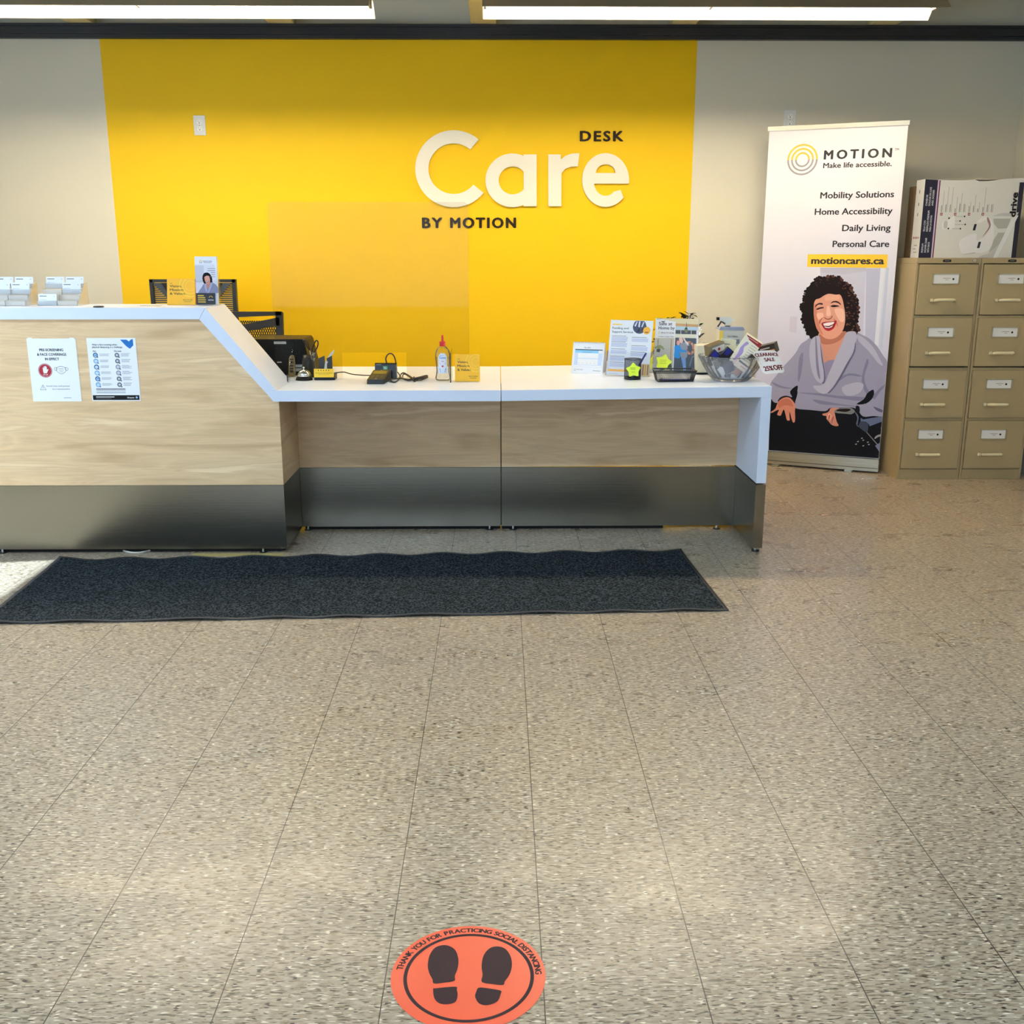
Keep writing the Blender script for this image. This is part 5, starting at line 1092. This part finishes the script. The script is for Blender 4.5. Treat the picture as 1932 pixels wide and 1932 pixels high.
# mesh pen cup
MESH = mat((24, 26, 34), .35, .4)
def mesh_cyl(b, c, r0, h, n, rows, m, t=.0006):
    for i in range(n):
        a = 2 * PI * i / n; b.cyl(c + Vector((r0 * math.cos(a), r0 * math.sin(a), 0)), c + Vector((r0 * math.cos(a), r0 * math.sin(a), h)), t, m, 4)
    for j in range(rows):
        z = h * (j + .5) / rows; b.tube([c + Vector((r0 * math.cos(2 * PI * k / 24), r0 * math.sin(2 * PI * k / 24), z)) for k in range(25)], t, m, 4, 1)
c = O3(1195, 717); c = Vector((c.x, c.y + .04, zr(c.x))); r = root('pen_cup', c, 'round black mesh pen cup on the right unit', 'pen cup')
one(lambda b: mesh_cyl(b, c, .039, .095, 56, 22, MESH), 'mesh_wall', r)
one(lambda b: b.tube([c + Vector((.0395 * math.cos(2 * PI * k / 32), .0395 * math.sin(2 * PI * k / 32), .096)) for k in range(33)], .0022, MESH, 6, 1), 'rim', r)
one(lambda b: b.lathe([(.0001, .0005), (.040, .0005), (.040, .010), (.0385, .010), (.0385, .003), (.0001, .003)], c, MESH, 32), 'base', r)
NVP = mat((20, 34, 110), .3)
pa, pb_ = c + Vector((-.004, -.01, .006)), at(1218.5, 667, c.y - .012); pc = pa + (pb_ - pa) * .52
b = MB(); b.cyl(pa, pc, .0045, mat((70, 110, 150), .3), 10); b.cyl(pc, pb_, .0052, NVP, 12, .0038); b.ball(pb_, .004, NVP, 6); tag(b.build('pen', at=pc), 'navy blue pen leaning in the black mesh pen cup', 'pen')
b = MB(); f = Fr(c + Vector((-.001, -.0415, .047)), (1, 0, 0), (0, 0, 1)); b.plate(f, starpts(.036, .025, -.06), .0008, STAR); b.lines(f, -.016, .012, .018, .0, 2, mat((150, 190, 50), .5), lay=1); b.lines(f, -.01, -.006, .014, -.014, 2, mat((190, 206, 50), .5), lay=1)
tag(b.build('star_note', at=f.O), 'yellow star-shaped sticky note on the front of the mesh pen cup', 'sticky note')
# mesh tray
p1, p2 = O3(1238, 718.5), O3(1316, 723.5); zt = zr(p1.x); r = root('mesh_tray', ((p1.x + p2.x) / 2, 4.9, zt), 'long black mesh letter tray in front of the safe at home sheet', 'tray')
x0, x1, y0, y1 = p1.x, p2.x - .008, 4.835, 4.925; ex, hh = .013, .05
def tr_(x, y, t): cx_, cy_ = (x0 + x1) / 2, (y0 + y1) / 2; q = Vector((x + (x - cx_) / (x1 - x0) * 2 * ex * t, y + (y - cy_) / (y1 - y0) * 2 * ex * t, zt + .003 + hh * t)); return q
def traywall(b):
    for (A, B_) in (((x0, y0), (x1, y0)), ((x1, y0), (x1, y1)), ((x1, y1), (x0, y1)), ((x0, y1), (x0, y0))):
        n = int(max(abs(A[0] - B_[0]), abs(A[1] - B_[1])) / .0045)
        for i in range(n + 1): t = i / n; x, y = A[0] + (B_[0] - A[0]) * t, A[1] + (B_[1] - A[1]) * t; b.cyl(tr_(x, y, 0), tr_(x, y, 1), .0006, MESH, 4)
        for j in range(10): b.cyl(tr_(*A, j / 10), tr_(*B_, j / 10), .0006, MESH, 4)
one(traywall, 'mesh_wall', r)
def rim(b, t, R): P_ = [tr_(x0, y0, t), tr_(x1, y0, t), tr_(x1, y1, t), tr_(x0, y1, t), tr_(x0, y0, t)]; [b.cyl(P_[i], P_[i + 1], R, MESH, 6) for i in range(4)]
one(lambda b: (rim(b, 1, .0028)), 'rim', r); one(lambda b: b.box(x0, x1, y0, y1, zt + .0006, zt + .003, MESH), 'base', r)
for dx, dy, colr, lb in ((.012, .03, (30, 40, 120), 'dark blue pen lying in the mesh tray'), (.03, .05, (180, 186, 180), 'pale pen lying at the back of the mesh tray'), (.02, .064, (20, 20, 22), 'black pen lying along the back wall of the mesh tray')):
    b = MB(); a_ = Vector((x0 + dx, y0 + dy, zt + .0085)); c_ = Vector((x1 - .02, y0 + dy - .012, zt + .0085)); b.cyl(a_, c_, .0045, mat(colr, .3), 10); b.cyl(c_, c_ + (c_ - a_).normalized() * .012, .0045, BLACK, 10, .001); tag(b.build('pen', at=a_), lb, 'pen')
# potted plant behind the sheets
pc = Vector((X_(1283, 690, 5.32), 5.32, zr(.9))); r = root('potted_plant', pc, 'dark-leaved potted plant half hidden behind the safe at home sheet', 'plant')
one(lambda b: b.lathe([(.0001, .0005), (.045, .0005), (.058, .1), (.062, .1), (.062, .112), (.054, .112), (.05, .09), (.0001, .088)], pc, mat((70, 60, 52), .6), 20), 'pot', r)
def leaf(b, c, L, wd, yaw_, pit, m):
    M = Matrix.Translation(c) @ Euler((0, -pit, yaw_)).to_matrix().to_4x4(); n = 6; v = []
    for i in range(n + 1):
        t = i / n; ww = wd * math.sin(PI * min(1, t * .9 + .05)); z = -.25 * L * t * t
        v += [M @ Vector((L * t, -ww, z + ww * .3)), M @ Vector((L * t, 0, z)), M @ Vector((L * t, ww, z + ww * .3))]
    b.add(v, [(3 * i + j, 3 * i + j + 1, 3 * i + j + 4, 3 * i + j + 3) for i in range(n) for j in range(2)], m, True)
GR = [mat(c_, .7, spec=.15) for c_ in ((58, 92, 40), (84, 110, 46), (36, 30, 20), (40, 20, 16))]
rl = random.Random(11)
spots = [((1250, 602), 1, 4), ((1267, 602), 1, 4), ((1290, 594), 3, 9), ((1298, 598), 3, 7), ((1304, 592), 2, 4), ((1308, 604), 3, 2), ((1321, 612), 2, 3), ((1321, 635), 2, 3), ((1322, 652), 2, 3), ((1320, 672), 3, 3), ((1238, 622), 0, 3), ((1237, 645), 2, 3), ((1236, 665), 3, 3)]
for (x, y), mi_, n_ in spots:
    e = at(x, y, 5.30 + rl.uniform(-.03, .03)); b = MB()
    b.tube([pc + Vector((0, 0, .088)), (pc + e) / 2 + Vector((0, .01, .04)), e], .002, GR[2], 6, 5)
    for k in range(n_): leaf(b, e + Vector((rl.uniform(-.008, .008), rl.uniform(-.01, .01), rl.uniform(-.008, .006))), rl.uniform(.022, .036), rl.uniform(.007, .012), rl.uniform(0, 2 * PI), rl.uniform(-.3, .9), GR[mi_ if rl.random() < .75 else rl.randrange(4)])
    b.build('leafy_stem', r)
# pale binder, wipes box and spray bottle behind
b = MB(); xa, xb = X_(1314, 690, 5.12), 1.212; zz = zr(xa); r = root('document_box', ((xa + xb) / 2, 5.2, zz), 'cream document box behind the glass bowl', 'box')
b.box(xa, xb, 5.12, 5.26, zz + .006, at(1350, 652, 5.12).z, mat((226, 218, 190), .5)); b.build('box', r, bevel=.002)
boxpart('base', r, xa, xb, 5.118, 5.26, zr(xb), zr(xb) + .006, BLACK); zb = at(1350, 652, 5.12).z
xa, xb = X_(1357, 640, 5.145), X_(1403, 640, 5.145); zt = at(1380, 622.5, 5.145).z
r = root('storage_tub', ((xa + xb) / 2, 5.19, zb), 'pale tub with grey-blue lid standing on the cream box', 'tub')
b = MB(); b.box(xa, xb, 5.145, 5.235, zb + .0004, zt, mat((206, 204, 196), .4)); f = Fr((xa, 5.1435, zb), (1, 0, 0), (0, 0, 1)); h_ = zt - zb; b.rect(f, 0, 0, .018, h_ - .004, mat((236, 206, 80), .5)); b.text(f, 'GLOBAL', .04, h_ * .52, .007, mat((50, 54, 70), .5), w=.052, bold=.03); b.rect(f, .03, .006, .1, h_ * .38, mat((120, 124, 140), .5)); b.build('body', r, bevel=.003)
b = MB(); m_ = mat((150, 160, 186), .35); b.prism([(xa - .004, zt), (xb + .004, zt), (xb - .006, zt + .014), (xa + .004, zt + .014)], lambda p, k: Vector((p[0], 5.141 + .098 * k, p[1])), m_); b.build('lid', r, bevel=.003)
# spray bottle
def S_(x, y): return at(x, y, 5.19)
base = S_(1372.5, 617); zl = zt + .0145; r = root('spray_bottle', (base.x, 5.19, zl), 'white trigger spray head with black nozzle above the tub lid', 'spray bottle')
b = MB(); b.lathe([(.0001, 0), (.014, 0), (.0145, base.z - zl + .006), (.0001, base.z - zl + .006)], (base.x, 5.19, zl), mat((34, 40, 84), .35), 18); b.build('collar', r)
b = MB(); WP = mat((226, 224, 216), .35)
b.prism([tuple(S_(x, y)) for x, y in ((1357, 598), (1372, 597.5), (1380, 599), (1386, 604), (1378, 607), (1376, 612.5), (1368, 612.5), (1368, 608), (1357, 604.5))], lambda p, k: Vector((p[0], p[1] + (-.011, .011)[k], p[2])), WP); b.build('spray_head', r, bevel=.003)
b = MB(); b.prism([tuple(S_(x, y)) for x, y in ((1352, 598.5), (1357.5, 598.5), (1357.5, 604), (1352, 604))], lambda p, k: Vector((p[0], p[1] + (-.008, .008)[k], p[2])), BLACK); b.build('nozzle', r)
b = MB(); b.tube([S_(1361, 606), S_(1358, 611), S_(1354, 616.5)], .004, mat((26, 26, 44), .4), 8, 4); b.tube([S_(1362, 607), S_(1366, 610), S_(1369, 612)], .003, mat((26, 26, 44), .4), 8, 3); b.build('trigger', r)

# ------------------------------------------------------------------ glass bowl and its contents
p = O3(1386, 721.3); bc = Vector((p.x, p.y + .085, zr(p.x))); r = root('glass_bowl', bc, 'large ribbed glass bowl full of small boxes at the right end of the desk', 'bowl')
def rib(a, i): return (.018 * math.cos(a * 20) if 2 < i < 8 else 0) + (.02 * math.cos(a * 44) if 7 < i < 12 else 0)
prof = [(.0001, .0008), (.080, .0008), (.086, .004), (.098, .018), (.114, .040), (.128, .062), (.139, .084), (.147, .098), (.151, .106), (.153, .114), (.152, .118), (.146, .117), (.141, .108), (.133, .088), (.121, .064), (.106, .042), (.09, .022), (.078, .010), (.0001, .008)]
one(lambda b: b.lathe(prof, bc, GLASS, 176, 1, 1, True, rib), 'bowl', r)
def carton(c, size, rot, cols, label, dec=None):
    b = MB(); M2 = Matrix.Translation(c) @ Euler(rot).to_matrix().to_4x4(); b.M = M2; a, d, h = [q / 2 for q in size]; m = [mat(q, .35) for q in cols]
    v = [(x, y, z) for x in (-a, a) for y in (-d, d) for z in (-h, h)]
    for fc, mm in (((0, 4, 5, 1), 0), ((2, 3, 7, 6), 0), ((0, 1, 3, 2), 1), ((4, 6, 7, 5), 1), ((0, 2, 6, 4), 2), ((1, 5, 7, 3), 2)): b.add(v, [fc], m[min(mm, len(m) - 1)])
    b.M = None
    if dec: dec(b, Fr(M2 @ Vector((-a, -d, -h)), M2.to_3x3() @ Vector((1, 0, 0)), M2.to_3x3() @ Vector((0, 0, 1))), size[0], size[2])
    o = b.build('small_carton', at=c); return tag(o, label, 'small box', 'small boxes in the glass bowl')
Yb = bc.y
def rotz(deg): return (0, math.radians(deg), 0)
def d1(b, f, w_, h_):
    b.rect(f, w_ * .18, h_ * .62, w_ * .98, h_ * .9, mat((236, 232, 226), .5)); b.disc(f, w_ * .6, h_ * .76, h_ * .07, mat((190, 50, 40), .5), 2, n=12); b.rect(f, w_ * .28, h_ * .56, w_ * .98, h_ * .61, DKG); b.text(f, 'LUMEX', w_ * .38, h_ * .40, h_ * .11, WHITE, w=w_ * .5, bold=.02) if 0 else b.rect(f, w_ * .38, h_ * .40, w_ * .88, h_ * .49, WHITE)
carton(at(1350, 668, Yb + .05), (.085, .045, .105), (0.1, math.radians(-16), math.radians(22)), [(142, 138, 118), (120, 100, 60), (70, 60, 46)], 'grey and tan box with a pale picture panel, leaning left in the bowl', d1)
carton(at(1372, 660, Yb + .09), (.07, .02, .1), rotz(6), [(232, 228, 200), (220, 210, 160), (230, 226, 190)], 'thin cream box standing at the back of the bowl', lambda b, f, w_, h_: (b.rect(f, w_ * .2, h_ * .75, w_ * .6, h_ * .8, GREYINK), b.disc(f, w_ * .45, h_ * .6, .003, DKG, n=8)))
def dblue(b, f, w_, h_): b.pf(f, [(w_ * .06, h_ * .5), (w_ * .5, h_ * .55), (w_ * .55, h_ * .95), (w_ * .06, h_ * .95)], mat((16, 24, 130), .4)); b.pf(f, [(w_ * .5, h_ * .1), (w_ * .92, h_ * .1), (w_ * .8, h_ * .42), (w_ * .6, h_ * .5)], mat((60, 74, 70), .5))
carton(at(1347, 677, Yb - .02), (.062, .03, .062), (0, math.radians(46), 0), [(14, 16, 24), (10, 10, 16), (34, 36, 40)], 'navy and black box, left of the two at the front of the bowl', dblue)
carton(at(1370, 672, Yb + .005), (.05, .03, .075), (0, math.radians(40), 0), [(14, 16, 24), (10, 10, 16), (30, 36, 34)], 'navy and black box, right of the two at the front of the bowl', dblue)
def d2(b, f, w_, h_):
    b.pf(f, [(w_ * .3, h_ * .9), (w_, h_ * .86), (w_, h_ * .99), (w_ * .02, h_ * .99)], mat((150, 20, 24), .4)); b.rect(f, w_ * .1, h_ * .94, w_ * .8, h_ * .955, mat((230, 190, 180), .5), 2)
    b.pf(f, sm2([(w_ * .2, h_ * .2), (w_ * .35, h_ * .3), (w_ * .42, h_ * .5), (w_ * .3, h_ * .66), (w_ * .4, h_ * .8), (w_ * .24, h_ * .82), (w_ * .14, h_ * .6), (w_ * .2, h_ * .42)]), mat((176, 150, 200), .4), 1)
    b.lines(f, w_ * .55, h_ * .82, w_ * .95, h_ * .3, 7, mat((200, 190, 170), .5), fill=.3)
carton(at(1404, 666, Yb - .01), (.085, .04, .165), (.1, math.radians(32), math.radians(-12)), [(240, 232, 206), (238, 226, 150), (236, 226, 190)], 'big cream box with purple print and dark red band, topmost in the bowl', d2)
carton(at(1418, 668, Yb + .0), (.06, .05, .07), (0, math.radians(-38), 0), [(228, 218, 186), (220, 206, 170), (232, 222, 190)], 'plain cream box under the clearance sign side of the bowl')
def d3(b, f, w_, h_): b.rect(f, w_ * .05, h_ * .1, w_ * .95, h_ * .42, mat((226, 150, 96), .4)); b.text(f, 'x', w_ * .2, h_ * .55, .001, WHITE) if 0 else b.rect(f, w_ * .15, h_ * .6, w_ * .7, h_ * .72, mat((210, 206, 200), .5))
carton(at(1449, 658, Yb + .03), (.085, .05, .045), (.15, math.radians(-16), math.radians(-32)), [(34, 32, 32), (40, 40, 42), (40, 36, 34)], 'black box with an orange strip poking out at the right of the bowl', d3)
carton(at(1418, 676, Yb - .05), (.03, .02, .028), rotz(45), [(34, 18, 18), (30, 16, 16), (30, 16, 16)], 'tiny dark brown box at the front right rim inside the bowl')
inner = [((1404, 692), (.10, .022, .045), (0, 36, 0), [(222, 206, 190), (196, 150, 160), (200, 190, 180)], 'long cream box with dark lettering lying inside the bowl glass'),
         ((1360, 701), (.042, .03, .04), (0, 30, 0), [(206, 212, 222), (190, 196, 210), (160, 160, 170)], 'white box at the lower left inside the bowl glass'),
         ((1388, 710), (.05, .03, .02), (0, 4, 0), [(200, 208, 226), (180, 190, 206), (80, 84, 110)], 'pale blue-white box lying at the bottom middle of the bowl'),
         ((1410, 703), (.042, .03, .026), (0, -28, 0), [(170, 176, 184), (150, 150, 160), (90, 90, 110)], 'grey box at the lower right inside the bowl glass'),
         ((1373, 693), (.05, .03, .045), (0, -20, 10), [(70, 72, 98), (60, 60, 86), (50, 50, 70)], 'slate blue box in the middle inside the bowl glass'),
         ((1350, 688), (.04, .03, .035), (0, 60, 0), [(80, 82, 90), (60, 62, 70), (50, 50, 60)], 'dark grey box at the upper left inside the bowl glass'),
         ((1393, 700), (.05, .02, .03), (0, -35, 0), [(150, 110, 104), (226, 220, 220), (160, 150, 150)], 'brown and white box above the bottom middle of the bowl')]
for (x, y), sz, rt, cols, lb in inner:
    carton(at(x, y, Yb - .02 if y > 705 else Yb - .04), sz, tuple(math.radians(q) for q in rt), cols, lb, (lambda b, f, w_, h_: (b.rect(f, w_ * .1, h_ * .6, w_ * .8, h_ * .78, DKG), b.rect(f, w_ * .3, h_ * .3, w_ * .9, h_ * .4, mat((190, 140, 160), .5)))) if 'long' in lb else None)
carton(at(1386, 707, Yb + .02), (.13, .07, .02), (0, 0, .3), [(60, 62, 86), (60, 62, 86), (90, 92, 110)], 'flat dark blue box lying deep at the bottom of the bowl')
# clearance sign, a curled paper taped to the bowl's right side
YS = bc.y - .15
corner = {0: (1420, 663), 1: (1466, 661.5), 2: (1481.5, 703.5), 3: (1440, 706.5)}
P4 = [at(*corner[k], YS + (.04 if k in (0, 3) else .0) - (.0)) for k in range(4)]
def cs(u, v):     # u right, v down, 0..1, gentle curl
    a = P4[0].lerp(P4[1], u); c = P4[3].lerp(P4[2], u); q = a.lerp(c, v); return q + Vector((0, -.012 * math.sin(PI * u), .004 * math.sin(PI * u)))
b = MB(); n_ = 12
def rcorn(u, v):
    e = .14; return min(1, max(0, u)), min(1, max(0, v))
PAP = mat((246, 236, 226), .5)
rows = []
for j in range(n_ + 1):
    v = j / n_; ins = 0
    if v < .15: ins = .12 * (1 - math.sqrt(max(0, 1 - ((.15 - v) / .15) ** 2)))
    if v > .85: ins = .12 * (1 - math.sqrt(max(0, 1 - ((v - .85) / .15) ** 2)))
    rows.append([cs(ins + (1 - 2 * ins) * i / n_, v) for i in range(n_ + 1)])
vs = [p for rw in rows for p in rw]; k = n_ + 1
b.add(vs, [(j * k + i, (j + 1) * k + i, (j + 1) * k + i + 1, j * k + i + 1) for j in range(n_) for i in range(n_)], PAP, True)
b.add([p + Vector((0, .0008, 0)) for p in vs], [(j * k + i, (j + 1) * k + i, (j + 1) * k + i + 1, j * k + i + 1) for j in range(n_) for i in range(n_)], PAP, True)
class CF:
    N = Vector((0, -1, 0))
    def p(s, u, v, l=0): return cs(u, 1 - v) + Vector((0, -.0003 * l - .0004, 0))
cf = CF(); MAR = mat((112, 20, 20), .5)
def ct(s_, u0, u1, v, h): b.text(cf, s_, u0, v, h, MAR, w=u1 - u0, bold=.05, lay=2)
ct('CLEARANCE', .02, .97, .76, .135); ct('SALE', .30, .72, .53, .145); b.rect(cf, .10, .445, .92, .46, mat((120, 110, 100), .5)); ct('25%', .13, .50, .13, .19); ct('OFF', .54, .97, .14, .21)
tag(b.build('clearance_sign', at=P4[0]), 'curled white clearance sale 25 percent off paper on the bowl', 'sign')
